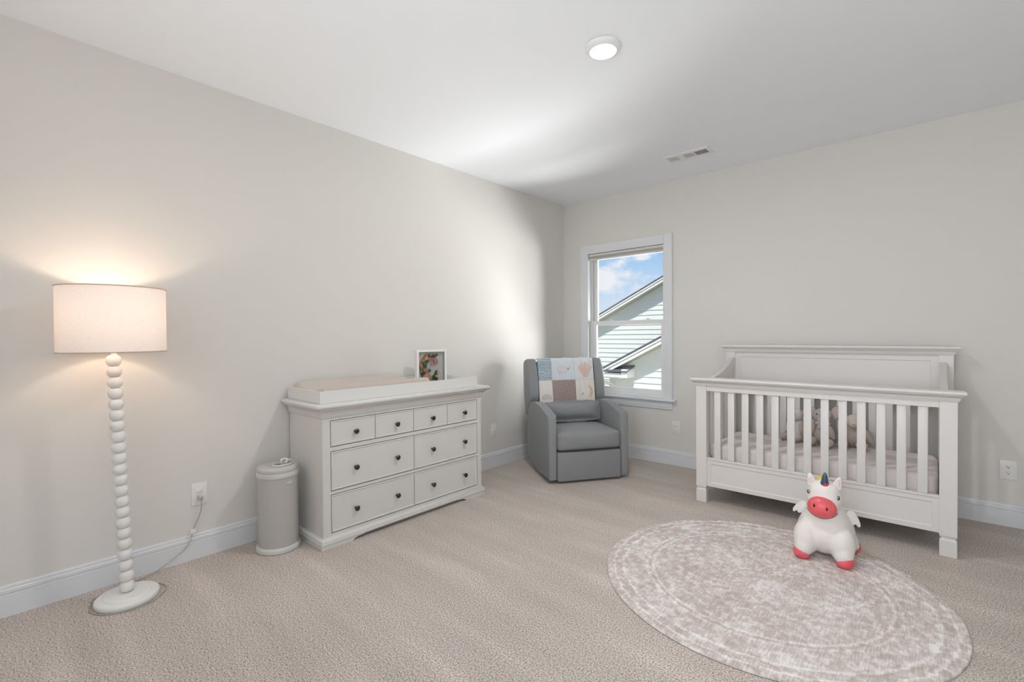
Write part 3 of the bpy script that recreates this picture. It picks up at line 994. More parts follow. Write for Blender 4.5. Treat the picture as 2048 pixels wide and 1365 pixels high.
for x0 in (CX0, CX1 - PW):
    bm = B(); box(bm, x0, x0 + PW, CY, CY + 0.055, 0.1185, 0.878, 0.0015, 1); obj('front_post', bm, M_crib, crib, world=True)
    foot(x0, x0 + PW, CY, CY + 0.055)
    bm = B(); box(bm, x0, x0 + PW, 4.280, CYB, 0.1185, 1.113, 0.0015, 1); obj('back_post', bm, M_crib, crib, world=True)
    foot(x0, x0 + PW, 4.280, CYB)
# caps
capp = [(0.0, 0.878), (0.004, 0.878), (0.006, 0.881), (0.006, 0.885), (0.010, 0.887), (0.011, 0.896), (0.017, 0.906), (0.024, 0.911), (0.026, 0.913), (0.026, 0.916), (0.031, 0.917), (0.0355, 0.921), (0.037, 0.927), (0.0355, 0.933), (0.031, 0.937), (0.026, 0.938), (0, 0.938)]
bm = B(); rings(bm, CX0, CX1, CY, CY + 0.058, capp, (1, 1, 1, 0.3)); obj('front_cap_rail', bm, M_crib, crib, world=True, smooth=50)
bm = B(); rings(bm, CX0, CX1, 4.280, CYB, [(o * 0.9, z + 0.234) for o, z in capp], (1, 1, 1, 0.3)); obj('headboard_cap', bm, M_crib, crib, world=True, smooth=50)
bm = B(); box(bm, CX0 + PW, CX1 - PW, CY + 0.006, CY + 0.046, 0.840, 0.879, 0.001, 1); obj('front_rail', bm, M_crib, crib, world=True)
# lower front: rails and recessed panel
xa, xb = CX0 + PW, CX1 - PW


def framed(name, y0, y1, z0, z1, bw, dep, xa=xa, xb=xb):
    bm = B()
    # front face with inner recess
    o = [(xa, z0), (xb, z0), (xb, z1), (xa, z1)]
    i1 = [(xa + bw, z0 + bw), (xb - bw, z0 + bw), (xb - bw, z1 - bw), (xa + bw, z1 - bw)]
    i2 = [(xa + bw + dep, z0 + bw + dep), (xb - bw - dep, z0 + bw + dep), (xb - bw - dep, z1 - bw - dep), (xa + bw + dep, z1 - bw - dep)]
    V = [[bm.verts.new((x, y, z)) for x, z in pts] for pts, y in ((o, y1), (o, y0), (i1, y0), (i2, y0 + dep))]
    for A_, C_ in zip(V, V[1:]):
        for k in range(4):
            bm.faces.new((A_[k], A_[(k + 1) % 4], C_[(k + 1) % 4], C_[k]))
    bm.faces.new(V[-1]); bm.faces.new(V[0][::-1])
    return obj(name, bm, M_crib, crib, world=True)


framed('front_panel', CY + 0.010, CY + 0.034, 0.127, 0.325, 0.028, 0.005)
bm = B(); box(bm, xa, xb, CY + 0.004, CY + 0.044, 0.3255, 0.338, 0.002, 1); obj('slat_sill', bm, M_crib, crib, world=True)
framed('headboard_panel', 4.290, 4.318, 0.800, 1.111, 0.038, 0.004)
bm = B(); box(bm, xa, xb, 4.292, 4.322, 0.13, 0.30, 0.001, 1); obj('back_panel', bm, M_crib, crib, world=True)
# front and back slats
slat_me = None
for k in range(13):
    xc = -1.190 + k * 0.0955
    if slat_me is None:
        bm = B(); box(bm, -0.0225, 0.0225, -0.008, 0.008, 0.3382, 0.8398, 0.0035, 2)
        s = obj('slat', bm, M_crib, crib, smooth=30); slat_me = s.data
    else:
        s = obj('slat', slat_me, None, crib)
    s.location = (xc - (CX0 + CX1) / 2, CY + 0.024 - (CY + CYB) / 2, 0)
    s2 = obj('back_slat', slat_me, None, crib)
    s2.location = (xc - (CX0 + CX1) / 2, 4.304 - (CY + CYB) / 2, -0.0398)
# sides: curved top rail, slats, bottom rail


def side_top(y):
    t = (y - 3.64) / (4.278 - 3.64)
    t = max(0, min(1, t))
    return 0.925 + 0.165 * (t ** 2.1) - 0.03 * max(0, (t - 0.9) / 0.1) ** 2 * 1.0


for x0 in (-1.300, 0.030):
    x1 = x0 + 0.036
    bm = B()
    pts = []
    N = 24
    for q in range(N + 1):
        y = 3.6405 + (4.2785 - 3.6405) * q / N
        pts.append((y, side_top(y)))
    low = []
    for q in range(N + 1):
        y = 4.2785 - (4.2785 - 3.6405) * q / N
        low.append((y, side_top(y) - 0.085))
    prism(bm, pts + low, 'x', x0, x1, 0.002, 1)
    obj('side_top_rail', bm, M_crib, crib, world=True, smooth=35)
    bm = B(); box(bm, x0, x1, 3.6405, 4.2785, 0.127, 0.338, 0.001, 1); obj('side_bottom_rail', bm, M_crib, crib, world=True)
    for q in range(6):
        y = 3.6405 + 0.638 * (q + 0.5) / 6 + (q - 2.5) * 0.002
        bm = B()
        zt = min(side_top(y - 0.02), side_top(y + 0.02)) - 0.0845
        box(bm, x0 + 0.010, x0 + 0.026, y - 0.0225, y + 0.0225, 0.3385, zt, 0.003, 1)
        obj('side_slat', bm, M_crib, crib, world=True)
bm = B(); box(bm, -1.263, 0.029, 3.650, 4.270, 0.285, 0.300); obj('mattress_support', bm, M_crib, crib, world=True)
# mattress with fitted sheet
bm = B()
mx0, mx1, my0, my1, mz0, mz1 = -1.258, 0.024, 3.646, 4.275, 0.301, 0.437
box(bm, mx0, mx1, my0, my1, mz0, mz1)
bmesh.ops.bevel(bm, geom=[e for e in bm.edges if abs(e.verts[0].co.z - e.verts[1].co.z) > 0.05], offset=0.055, segments=6, profile=0.5, affect='EDGES')
bmesh.ops.bevel(bm, geom=[e for e in bm.edges if e.verts[0].co.z > mz1 - 1e-4 and e.verts[1].co.z > mz1 - 1e-4 and len(e.link_faces) == 2 and any(abs(f.normal.z) < 0.5 for f in e.link_faces)], offset=0.030, segments=5, profile=0.5, affect='EDGES')
mat_ = obj('crib_mattress', bm, M_sheet, smooth=50)
tag(mat_, 'crib mattress in a pale pinkish white fitted sheet', 'mattress')

# ================================================================== PLUSH TOYS in the crib


def plush(name, label, cat, loc, rz, parts, sc=1.22):
    t = thing(name, label, cat, loc, rz, 'plush toys sitting in the crib')
    t.scale = (sc,) * 3
    for pname, blobs, mt in parts:
        bm = B()
        for bb in blobs:
            ellipsoid(bm, bb[0], bb[1], bb[2] if len(bb) > 2 else None, 16)
        if len(blobs) > 1:
            obj(pname, fused(bm, 0.005, 4), mt, t)
        else:
            obj(pname, bm, mt, t, smooth=True)
    return t


M_pw = fabric('plush_white', (0.66, 0.63, 0.60), 260, 0.14, 0.8)
M_pg = fabric('plush_grey', (0.47, 0.46, 0.445), 260, 0.12, 0.8)
M_pt = fabric('plush_taupe', (0.46, 0.385, 0.345), 260, 0.14, 0.8)
M_pp = fabric('plush_pink', (0.60, 0.46, 0.43), 260, 0.12, 0.8)
M_pb = fabric('plush_beige', (0.64, 0.555, 0.495), 260, 0.12, 0.8)
mzt = 0.4395
rx = lambda a: Matrix.Rotation(radians(a), 4, 'X')
ry = lambda a: Matrix.Rotation(radians(a), 4, 'Y')
rz_ = lambda a: Matrix.Rotation(radians(a), 4, 'Z')
plush('plush_lamb', 'small whitish plush animal, leftmost of three toys in the crib', 'toy', (-0.782, 4.185, mzt), radians(-25), [
    ('body', [((0, 0.0, 0.062), (0.050, 0.048, 0.062)), ((0, 0, 0.10), (0.036, 0.036, 0.04))], M_pw),
    ('head', [((0, -0.012, 0.160), (0.040, 0.038, 0.042)), ((0, -0.042, 0.148), (0.024, 0.022, 0.020))], M_pw),
    ('ear', [((-0.042, 0.0, 0.185), (0.013, 0.008, 0.026), ry(-35))], M_pt), ('ear', [((0.042, 0.0, 0.185), (0.013, 0.008, 0.026), ry(35))], M_pt),
    ('arm', [((-0.050, -0.020, 0.075), (0.016, 0.018, 0.042), ry(20))], M_pw), ('arm', [((0.044, -0.022, 0.078), (0.015, 0.017, 0.038), ry(-12))], M_pt),
    ('leg', [((-0.038, -0.062, 0.0225), (0.022, 0.052, 0.0215))], M_pt), ('leg', [((0.038, -0.066, 0.024), (0.023, 0.056, 0.023))], M_pb),
    ('eye', [((-0.016, -0.047, 0.170), (0.0035, 0.003, 0.0045))], M_knob), ('eye', [((0.016, -0.047, 0.170), (0.0035, 0.003, 0.0045))], M_knob),
])
plush('plush_elephant', 'grey plush elephant with big pink-lined ears, middle of three crib toys', 'toy', (-0.604, 4.12, mzt), radians(-8), [
    ('body', [((0, 0.0, 0.065), (0.056, 0.050, 0.065)), ((0, 0, 0.11), (0.040, 0.038, 0.04))], M_pt),
    ('head', [((0, -0.010, 0.178), (0.048, 0.044, 0.046))], M_pg),
    ('trunk', [((0, -0.058, 0.160), (0.016, 0.020, 0.018)), ((0, -0.066, 0.136), (0.013, 0.014, 0.024)), ((0, -0.076, 0.112), (0.011, 0.015, 0.012))], M_pg),
    ('ear', [((-0.070, 0.006, 0.188), (0.034, 0.009, 0.042), ry(-15))], M_pg), ('ear', [((0.070, 0.006, 0.200), (0.034, 0.009, 0.042), ry(20))], M_pg),
    ('ear_lining', [((-0.071, 0.000, 0.187), (0.024, 0.006, 0.032), ry(-15))], M_pp), ('ear_lining', [((0.071, 0.000, 0.199), (0.024, 0.006, 0.032), ry(20))], M_pp),
    ('arm', [((-0.050, -0.030, 0.085), (0.017, 0.019, 0.042), ry(16))], M_pt), ('arm', [((0.050, -0.030, 0.085), (0.017, 0.019, 0.042), ry(-16))], M_pt),
    ('leg', [((-0.044, -0.070, 0.0265), (0.026, 0.060, 0.0255))], M_pb), ('leg', [((0.044, -0.070, 0.0265), (0.026, 0.060, 0.0255))], M_pb),
    ('collar', [((0, -0.006, 0.132), (0.042, 0.040, 0.014))], M_pb),
    ('eye', [((-0.020, -0.049, 0.190), (0.0035, 0.003, 0.0045))], M_knob), ('eye', [((0.020, -0.049, 0.190), (0.0035, 0.003, 0.0045))], M_knob),
])
plush('plush_puppy', 'taupe plush animal slumped forward, rightmost of three toys in crib', 'toy', (-0.425, 4.18, mzt), radians(4), [
    ('body', [((0, 0.0, 0.068), (0.064, 0.052, 0.068)), ((0, -0.01, 0.11), (0.046, 0.040, 0.04))], M_pt),
    ('head', [((0, -0.020, 0.158), (0.048, 0.044, 0.038)), ((0.0, -0.056, 0.142), (0.026, 0.022, 0.020))], M_pb),
    ('ear', [((-0.050, -0.008, 0.150), (0.014, 0.018, 0.032), ry(14))], M_pt), ('ear', [((0.050, -0.008, 0.150), (0.014, 0.018, 0.032), ry(-14))], M_pt),
    ('arm', [((-0.056, -0.020, 0.078), (0.018, 0.021, 0.046), ry(14))], M_pt), ('arm', [((0.066, -0.010, 0.070), (0.020, 0.024, 0.054), ry(-26))], M_pt),
    ('leg', [((-0.052, -0.066, 0.0275), (0.027, 0.056, 0.0265))], M_pp), ('leg', [((0.038, -0.078, 0.0275), (0.027, 0.056, 0.0265), rz_(14))], M_pb),
    ('nose', [((0, -0.079, 0.146), (0.007, 0.005, 0.005))], M_pg),
])

# ================================================================== RUG
RC, RRd = (-0.655, 2.639), 0.773
m, nt, b = new_mat('rug_weave')
b.inputs['Roughness'].default_value = 1.0
b.inputs['Specular IOR Level'].default_value = 0.05
tc = nt.nodes.new('ShaderNodeTexCoord')
ln = nd(nt, 'ShaderNodeVectorMath', operation='LENGTH')
flat = nd(nt, 'ShaderNodeVectorMath', operation='MULTIPLY'); flat.inputs[1].default_value = (1, 1, 0)
nt.links.new(tc.outputs['Object'], flat.inputs[0]); nt.links.new(flat.outputs[0], ln.inputs[0])
# wobble
nz = nd(nt, 'ShaderNodeTexNoise', Scale=26.0, Detail=3.0)
nt.links.new(tc.outputs['Object'], nz.inputs['Vector'])
wob = nd(nt, 'ShaderNodeMath', operation='MULTIPLY_ADD'); wob.inputs[1].default_value = 0.030; wob.inputs[2].default_value = -0.015
nt.links.new(nz.outputs['Fac'], wob.inputs[0])
rad = nd(nt, 'ShaderNodeMath', operation='ADD')
nt.links.new(ln.outputs['Value'], rad.inputs[0]); nt.links.new(wob.outputs[0], rad.inputs[1])
W_, D_ = (1, 1, 1), (0, 0, 0)
rb = ramp(nt, [(0.0, (0.45,) * 3), (0.52, (0.32,) * 3), (0.525, (0.95,) * 3), (0.535, (0.95,) * 3), (0.54, (0.15,) * 3), (0.552, (0.15,) * 3), (0.557, (0.8,) * 3), (0.565, (0.8,) * 3), (0.57, (0.38,) * 3), (0.675, (0.42,) * 3), (0.68, (0.95,) * 3), (0.690, (0.95,) * 3), (0.695, (0.1,) * 3), (0.728, (0.2,) * 3), (0.732, (0.95,) * 3), (0.740, (0.95,) * 3), (0.745, (0.15,) * 3), (0.775, (0.3,) * 3)])
nt.links.new(rad.outputs[0], rb.inputs['Fac'])
# polar coordinates for the ornament
sp = nt.nodes.new('ShaderNodeSeparateXYZ'); nt.links.new(tc.outputs['Object'], sp.inputs[0])
at = nd(nt, 'ShaderNodeMath', operation='ARCTAN2'); nt.links.new(sp.outputs['Y'], at.inputs[0]); nt.links.new(sp.outputs['X'], at.inputs[1])
s1 = nd(nt, 'ShaderNodeMath', operation='MULTIPLY'); s1.inputs[1].default_value = 24.0; nt.links.new(at.outputs[0], s1.inputs[0])
s2 = nd(nt, 'ShaderNodeMath', operation='SINE'); nt.links.new(s1.outputs[0], s2.inputs[0])
r9 = nd(nt, 'ShaderNodeMath', operation='MULTIPLY'); r9.inputs[1].default_value = 95.0; nt.links.new(rad.outputs[0], r9.inputs[0])
s3 = nd(nt, 'ShaderNodeMath', operation='SINE'); nt.links.new(r9.outputs[0], s3.inputs[0])
s4 = nd(nt, 'ShaderNodeMath', operation='MULTIPLY'); nt.links.new(s2.outputs[0], s4.inputs[0]); nt.links.new(s3.outputs[0], s4.inputs[1])
# distressed blotches
mus = nd(nt, 'ShaderNodeTexNoise', Scale=30.0, Detail=9.0, Roughness=0.66, Distortion=0.3)
nt.links.new(tc.outputs['Object'], mus.inputs['Vector'])
mur = ramp(nt, [(0.47, D_), (0.57, W_)])
nt.links.new(mus.outputs['Fac'], mur.inputs['Fac'])
big = nd(nt, 'ShaderNodeTexNoise', Scale=4.2, Detail=4.0, Roughness=0.6)
nt.links.new(tc.outputs['Object'], big.inputs['Vector'])
bigr = ramp(nt, [(0.40, D_), (0.66, W_)])
nt.links.new(big.outputs['Fac'], bigr.inputs['Fac'])
# woven lines
mpw = nd(nt, 'ShaderNodeMapping'); mpw.inputs['Rotation'].default_value = (0, 0, radians(8)); mpw.inputs['Scale'].default_value = (170, 16, 1)
nt.links.new(tc.outputs['Object'], mpw.inputs['Vector'])
wv = nd(nt, 'ShaderNodeTexNoise', Scale=1.0, Detail=2.0)
nt.links.new(mpw.outputs['Vector'], wv.inputs['Vector'])


def madd(a, k, c):
    q = nd(nt, 'ShaderNodeMath', operation='MULTIPLY_ADD')
    nt.links.new(a, q.inputs[0]); q.inputs[1].default_value = k
    if isinstance(c, float):
        q.inputs[2].default_value = c
    else:
        nt.links.new(c, q.inputs[2])
    return q.outputs[0]


tot = madd(rb.outputs['Color'], 0.32, -0.04)
tot = madd(s4.outputs[0], 0.075, tot)
tot = madd(mur.outputs['Color'], 0.24, tot)
tot = madd(bigr.outputs['Color'], 0.20, tot)
tot = madd(wv.outputs['Fac'], 0.74, tot)
fin = ramp(nt, [(0.36, (0.50, 0.42, 0.385)), (0.62, (0.64, 0.57, 0.535)), (0.90, (0.81, 0.775, 0.75)), (1.0, (0.86, 0.835, 0.815))])
nt.links.new(tot, fin.inputs['Fac'])
nt.links.new(fin.outputs['Color'], b.inputs['Base Color'])
bp = nd(nt, 'ShaderNodeBump', Strength=0.5, Distance=0.002)
nt.links.new(wv.outputs['Fac'], bp.inputs['Height'])
nt.links.new(bp.outputs['Normal'], b.inputs['Normal'])
M_rug = m
bm = B(); lathe(bm, [(RRd, 0.0005), (RRd + 0.003, 0.004), (RRd, 0.009), (RRd - 0.006, 0.0105), (RRd - 0.02, 0.011), (0, 0.011)], 160)
rug = obj('round_rug', bm, M_rug, smooth=40)
rug.location = (RC[0], RC[1], 0)
tag(rug, 'round distressed grey-pink medallion rug in front of the crib', 'rug')

# ================================================================== UNICORN
UZ = 0.0115
un = thing('unicorn_hopper', 'white rubber hopping unicorn with pink snout on the rug', 'toy', (-0.455, 3.165, UZ), radians(3))
M_uw = paint('unicorn_white', (0.83, 0.79, 0.755), 0.42, spec=0.4, bump=0.03, bscale=40)
M_up = paint('unicorn_pink', (0.80, 0.12, 0.14), 0.35, var=0.12, vscale=14)
M_ured = paint('unicorn_red', (0.75, 0.06, 0.08), 0.4)
bm = B()
ellipsoid(bm, (0, 0.03, 0.130), (0.140, 0.165, 0.125), None, 28)
ellipsoid(bm, (0, 0.01, 0.185), (0.122, 0.135, 0.100), None, 28)
ellipsoid(bm, (0, -0.02, 0.245), (0.098, 0.100, 0.080), None, 24)
ellipsoid(bm, (0, -0.045, 0.335), (0.086, 0.084, 0.085), None, 24)
ellipsoid(bm, (0, -0.050, 0.372), (0.078, 0.072, 0.062), None, 24)
ellipsoid(bm, (0, -0.095, 0.300), (0.072, 0.060, 0.058), None, 24)
for sx in (-1, 1):
    ellipsoid(bm, (sx * 0.082, -0.078, 0.105), (0.064, 0.072, 0.098), None, 24)
    ellipsoid(bm, (sx * 0.090, -0.098, 0.062), (0.050, 0.058, 0.060), None, 24)
    ellipsoid(bm, (sx * 0.096, -0.108, 0.036), (0.043, 0.052, 0.036), None, 20)
    ellipsoid(bm, (sx * 0.105, 0.110, 0.060), (0.045, 0.055, 0.060), None, 20)
    ellipsoid(bm, (sx * 0.122, 0.125, 0.034), (0.036, 0.042, 0.033), None, 20)
ub = obj('body', fused(bm, 0.0055, 16, 0.8), M_uw, un)


def shell(name, c, r, mt, parent=un, rot=None, n=24):
    bm = B(); ellipsoid(bm, c, r, rot, n)
    return obj(name, bm, mt, parent, smooth=True)


shell('snout', (-0.004, -0.122, 0.300), (0.070, 0.046, 0.058), M_up, un, ry(6))
for sx in (-1, 1):
    shell('nostril', (sx * 0.029 - 0.007, -0.1625, 0.310 - sx * 0.004), (0.0052, 0.004, 0.0095), M_knob)
    shell('eye', (sx * 0.070 - 0.001, -0.0945, 0.362 - sx * 0.005), (0.0065, 0.006, 0.011), M_knob, un, rz_(sx * 35))
    shell('eye_glint', (sx * 0.0685 - 0.001, -0.1005, 0.365 - sx * 0.005), (0.0026, 0.0025, 0.004), M_white, un)
bm = B()
tube(bm, smooth_path([(-0.004 + 0.0750 * sin(a), -0.1265 + 0.012 * abs(sin(a)), 0.300 - 0.0605 * cos(a)) for a in [radians(q) for q in range(-72, 73, 12)]], 3), 0.0016, 6)
obj('smile', bm, M_knob, un)
for sx in (-1, 1):
    M_ = Matrix.Translation((sx * 0.058, -0.050, 0.408)) @ ry(sx * 14) @ rx(-8)
    bm = B()
    lathe(bm, [(0.024, -0.012), (0.021, 0.012), (0.014, 0.036), (0.007, 0.050), (0, 0.054)], 16, M=M_ @ Matrix.Diagonal((1, 0.6, 1, 1)))
    e = obj('ear', bm, M_uw, un, smooth=60)
    bm = B()
    lathe(bm, [(0.013, 0.0), (0.012, 0.012), (0.008, 0.030), (0, 0.042)], 14, M=M_ @ Matrix.Translation((0, -0.010, 0.0)) @ Matrix.Diagonal((1, 0.45, 1, 1)))
    obj('ear_lining', bm, paint('ear_pink', (0.80, 0.62, 0.58), 0.5), e, smooth=60)
    # hooves: pink caps on the feet
    for (yy, fx_, sc) in ((-0.112, 0.097, 1.0), (0.128, 0.118, 0.92)):
        bm = B()
        ellipsoid(bm, (sx * fx_, yy, 0.030), (0.046 * sc, 0.055 * sc, 0.040 * sc), None, 24)
        bmesh.ops.bisect_plane(bm, geom=bm.verts[:] + bm.edges[:] + bm.faces[:], plane_co=(0, 0, 0.0005), plane_no=(0, 0, -1), clear_outer=True)
        bmesh.ops.holes_fill(bm, edges=[e_ for e_ in bm.edges if e_.is_boundary])
        bmesh.ops.bisect_plane(bm, geom=bm.verts[:] + bm.edges[:] + bm.faces[:], plane_co=(sx * fx_, yy, 0.030), plane_no=(-sx * 0.35, 0.30 if yy < 0 else -0.30, 0.85), clear_outer=True)
        obj('hoof', bm, M_up, un, smooth=50)
    # wings
    bm = B()
    pts = [(0.0, 0.0), (0.010, 0.020), (0.026, 0.026), (0.044, 0.018), (0.060, -0.004), (0.074, -0.030), (0.078, -0.048), (0.070, -0.056), (0.060, -0.046), (0.054, -0.040), (0.050, -0.048), (0.040, -0.052), (0.034, -0.044), (0.026, -0.044), (0.014, -0.036), (0.002, -0.020)]
    pts = [(p.x, p.y) for p in smooth_path([(a_, b_, 0) for a_, b_ in pts + pts[:1]], 3)[:-1]]
    off = 0.100 if sx < 0 else 0.104
    M_ = Matrix.Translation((sx * (off - 0.014), 0.030, 0.240)) @ rz_(sx * 18) @ ry(sx * (8 if sx > 0 else -6))
    prism(bm, [(sx * a_, b_) for a_, b_ in pts], 'y', -0.009, 0.009, 0.0055, 3, M=M_)
    obj('wing', bm, M_uw, un, smooth=60)
# spiral-coloured horn
m, nt, b = new_mat('rainbow_horn')
tc = nt.nodes.new('ShaderNodeTexCoord'); sp = nt.nodes.new('ShaderNodeSeparateXYZ'); nt.links.new(tc.outputs['Object'], sp.inputs[0])
q = nd(nt, 'ShaderNodeMath', operation='MULTIPLY_ADD'); q.inputs[1].default_value = -0.45; nt.links.new(sp.outputs['X'], q.inputs[0]); nt.links.new(sp.outputs['Z'], q.inputs[2])
mr = nd(nt, 'ShaderNodeMapRange'); mr.inputs['From Min'].default_value = 0.391; mr.inputs['From Max'].default_value = 0.491; nt.links.new(q.outputs[0], mr.inputs['Value'])
r = ramp(nt, [(0.0, (0.55, 0.03, 0.06)), (0.27, (0.65, 0.04, 0.05)), (0.32, (0.05, 0.07, 0.13)), (0.68, (0.045, 0.08, 0.15)), (0.75, (0.05, 0.13, 0.09)), (1.0, (0.10, 0.20, 0.08))])
nt.links.new(mr.outputs['Result'], r.inputs['Fac']); nt.links.new(r.outputs['Color'], b.inputs['Base Color']); b.inputs['Roughness'].default_value = 0.45
bm = B(); lathe(bm, [(0.029, 0.0), (0.026, 0.012), (0.021, 0.032), (0.016, 0.055), (0.0125, 0.075), (0.009, 0.090), (0.005, 0.096), (0, 0.097)], 24, M=Matrix.Translation((0.004, -0.078, 0.388)) @ rx(6) @ ry(2))
obj('horn', bm, m, un, smooth=60, label='red, navy and green striped horn')
M_mane = [paint('mane_%d' % k, c, 0.5) for k, c in enumerate([(0.75, 0.55, 0.10), (0.45, 0.60, 0.15), (0.75, 0.30, 0.20)])]
for k, (x, z, r_) in enumerate(((-0.018, 0.430, 0.016), (-0.032, 0.418, 0.014), (-0.006, 0.440, 0.013))):
    shell('mane_lock', (x, -0.022, z), (r_, r_ * 1.3, r_), M_mane[k])

# ================================================================== ARMCHAIR (recliner)
ux = Vector((0.56206, 0.82709, 0)); FLc = Vector((-2.416, 3.153, 0))
yb = Vector((-0.82709, 0.56206, 0))
CW_, CD_ = 0.744, 0.38
base = FLc + ux * (CW_ / 2) + yb * CD_
ch = thing('armchair', 'grey upholstered swivel recliner with wing back in the corner', 'armchair', base, atan2(ux.y, ux.x))
# local helper: u in 0..CW_ , d in 0.. , z  ->  (u - CW_/2, d - CD_, z)
LU = lambda u: u - CW_ / 2
LD = lambda d: d - CD_


def upholster(bm, sub=1):
    return bm


arm_prof = [(0.0, 0.034), (0.0, 0.545), (0.012, 0.570), (0.040, 0.582), (0.10, 0.597), (0.18, 0.617), (0.26, 0.634), (0.35, 0.644), (0.44, 0.645), (0.52, 0.632), (0.58, 0.603), (0.62, 0.560), (0.645, 0.50), (0.655, 0.40), (0.660, 0.14), (0.652, 0.105), (0.52, 0.062), (0.30, 0.036)]
for u0 in (0.0, CW_ - 0.078):
    bm = B()
    crv = [(p.x, p.y) for p in smooth_path([(d, z, 0) for d, z in arm_prof[2:13]], 4)]
    full = arm_prof[:2] + crv + arm_prof[13:]
    prism(bm, [(LD(d), z) for d, z in full], 'x', LU(u0), LU(u0 + 0.078), 0.022, 4)
    obj('arm', bm, M_grey, ch, smooth=60)
bm = B(); box(bm, LU(0.080), LU(CW_ - 0.080), LD(-0.012), LD(0.055), 0.018, 0.2655, 0.014, 4); obj('footrest_panel', bm, M_grey, ch, smooth=60)
bm = B(); box(bm, LU(0.080), LU(CW_ - 0.080), LD(0.06), LD(0.62), 0.07, 0.27, 0.01, 2); obj('seat_deck', bm, M_grey, ch)


def cushion(bm, x0, x1, y0, y1, z0, z1, e=0.03, puff=0.02, n=14, M=None, pw=2.6):
    """Soft box: rounded box with bulging faces."""
    cx, cy, cz = (x0 + x1) / 2, (y0 + y1) / 2, (z0 + z1) / 2
    hx, hy, hz = (x1 - x0) / 2, (y1 - y0) / 2, (z1 - z0) / 2
    bmesh.ops.create_cube(bm, size=2.0)
    bmesh.ops.subdivide_edges(bm, edges=bm.edges[:], cuts=n, use_grid_fill=True)
    for v in bm.verts:
        x, y, z = v.co
        # rounded box
        ex, ey, ez = e / hx, e / hy, e / hz
        P_ = Vector((x * hx, y * hy, z * hz))
        Q = Vector((max(-hx + e, min(hx - e, P_.x)), max(-hy + e, min(hy - e, P_.y)), max(-hz + e, min(hz - e, P_.z))))
        dv = P_ - Q
        if dv.length > 1e-9:
            mx_ = max(abs(dv.x), abs(dv.y), abs(dv.z))
            dv = dv.normalized() * mx_
        P_ = Q + dv
        b1 = (1 - abs(x) ** pw) * (1 - abs(y) ** pw); b2 = (1 - abs(x) ** pw) * (1 - abs(z) ** pw); b3 = (1 - abs(y) ** pw) * (1 - abs(z) ** pw)
        if abs(z) > 0.999: P_.z += (1 if z > 0 else -1) * puff * b1
        if abs(y) > 0.999: P_.y += (1 if y > 0 else -1) * puff * b2
        if abs(x) > 0.999: P_.x += (1 if x > 0 else -1) * puff * 0.5 * b3
        v.co = P_ + Vector((cx, cy, cz))
        if M is not None:
            v.co = M @ v.co
    return bm


bm = B(); cushion(bm, LU(0.081), LU(CW_ - 0.081), LD(-0.018), LD(0.50), 0.278, 0.428, 0.028, 0.022); 
for v in bm.verts:
    if v.co.z < 0.279: v.co.z = 0.279
    v.co.x = max(LU(0.0795), min(LU(CW_ - 0.0795), v.co.x))
obj('seat_cushion', bm, M_grey, ch, smooth=True)
# back, reclined
LEAN = radians(9.5)
bz0, bd0 = 0.40, 0.495          # hinge: front surface of the back at this height/depth


def BK(u, t, o):
    """Point on the back: u across, t up along the back, o out towards the sitter."""
    return Vector((LU(u), LD(bd0 + t * sin(LEAN) - o * cos(LEAN)), bz0 + t * cos(LEAN) + o * sin(LEAN)))


Mb = Matrix.Translation((0, LD(bd0), bz0)) @ Matrix.Rotation(-LEAN, 4, 'X')   # local: x, y back(+), z up the back
bm = B(); cushion(bm, LU(0.085), LU(CW_ - 0.085), 0.0, 0.14, -0.06, 0.630, 0.035, 0.010, M=Mb); obj('back_cushion', bm, M_grey, ch, smooth=True)
for s in (0, 1):
    u0 = -0.012 if s == 0 else CW_ + 0.012 - 0.088
    prof = [(0.16, 0.12), (-0.035, 0.26), (-0.048, 0.30), (-0.045, 0.40), (-0.022, 0.56), (-0.006, 0.628), (0.008, 0.645), (0.05, 0.652), (0.12, 0.647), (0.155, 0.625), (0.168, 0.58), (0.175, 0.30), (0.172, 0.14)]
    bm = B(); prism(bm, prof, 'x', LU(u0), LU(u0 + 0.088), 0.026, 5, M=Mb)
    obj('wing', bm, M_grey, ch, smooth=60)
bm = B(); box(bm, LU(0.075), LU(CW_ - 0.075), 0.143, 0.175, -0.05, 0.630, 0.012, 3, M=Mb); obj('back_panel', bm, M_grey, ch, smooth=60)
bm = B()
lathe(bm, [(0.27, 0.0), (0.27, 0.018), (0.25, 0.026), (0.10, 0.028), (0.08, 0.069), (0, 0.069)], 40, (0, 0.04))
obj('swivel_base', bm, paint('base_black', (0.02, 0.02, 0.02), 0.5), ch, smooth=40)

# lumbar pillow
lp_root = thing('lumbar_pillow', 'oblong grey lumbar pillow resting on the armchair seat', 'pillow', base + Vector((0, 0, 0.4575)), atan2(ux.y, ux.x))
bm = B()
Mp = Matrix.Translation((-0.002, LD(0.392), 0.0935)) @ Matrix.Rotation(-radians(12), 4, 'X')
cushion(bm, -0.270, 0.270, -0.034, 0.034, -0.083, 0.083, 0.012, 0.030, 16, None, 1.8)
for v in bm.verts:
    fx, fz = abs(v.co.x) / 0.275, abs(v.co.z) / 0.083
    pin = min(1, max(0.12, (1 - max(0, fx) ** 5) * (1 - max(0, fz) ** 3.0) + 0.10))
    v.co.z *= 1.0 - 0.10 * (1 - fx ** 2)
    v.co.y *= pin
    v.co.x *= 1 + 0.035 * fz ** 2
    v.co.z *= 1 + 0.07 * fx ** 4
    v.co.z += 0.0035 * sin(v.co.x * 42 + 1) * (1 if v.co.z > 0.05 else 0.3)
    v.co = Mp @ v.co
obj('cushion_cover', bm, fabric('pillow_grey', (0.258, 0.266, 0.273), 420, 0.1, 0.4), lp_root, smooth=True)

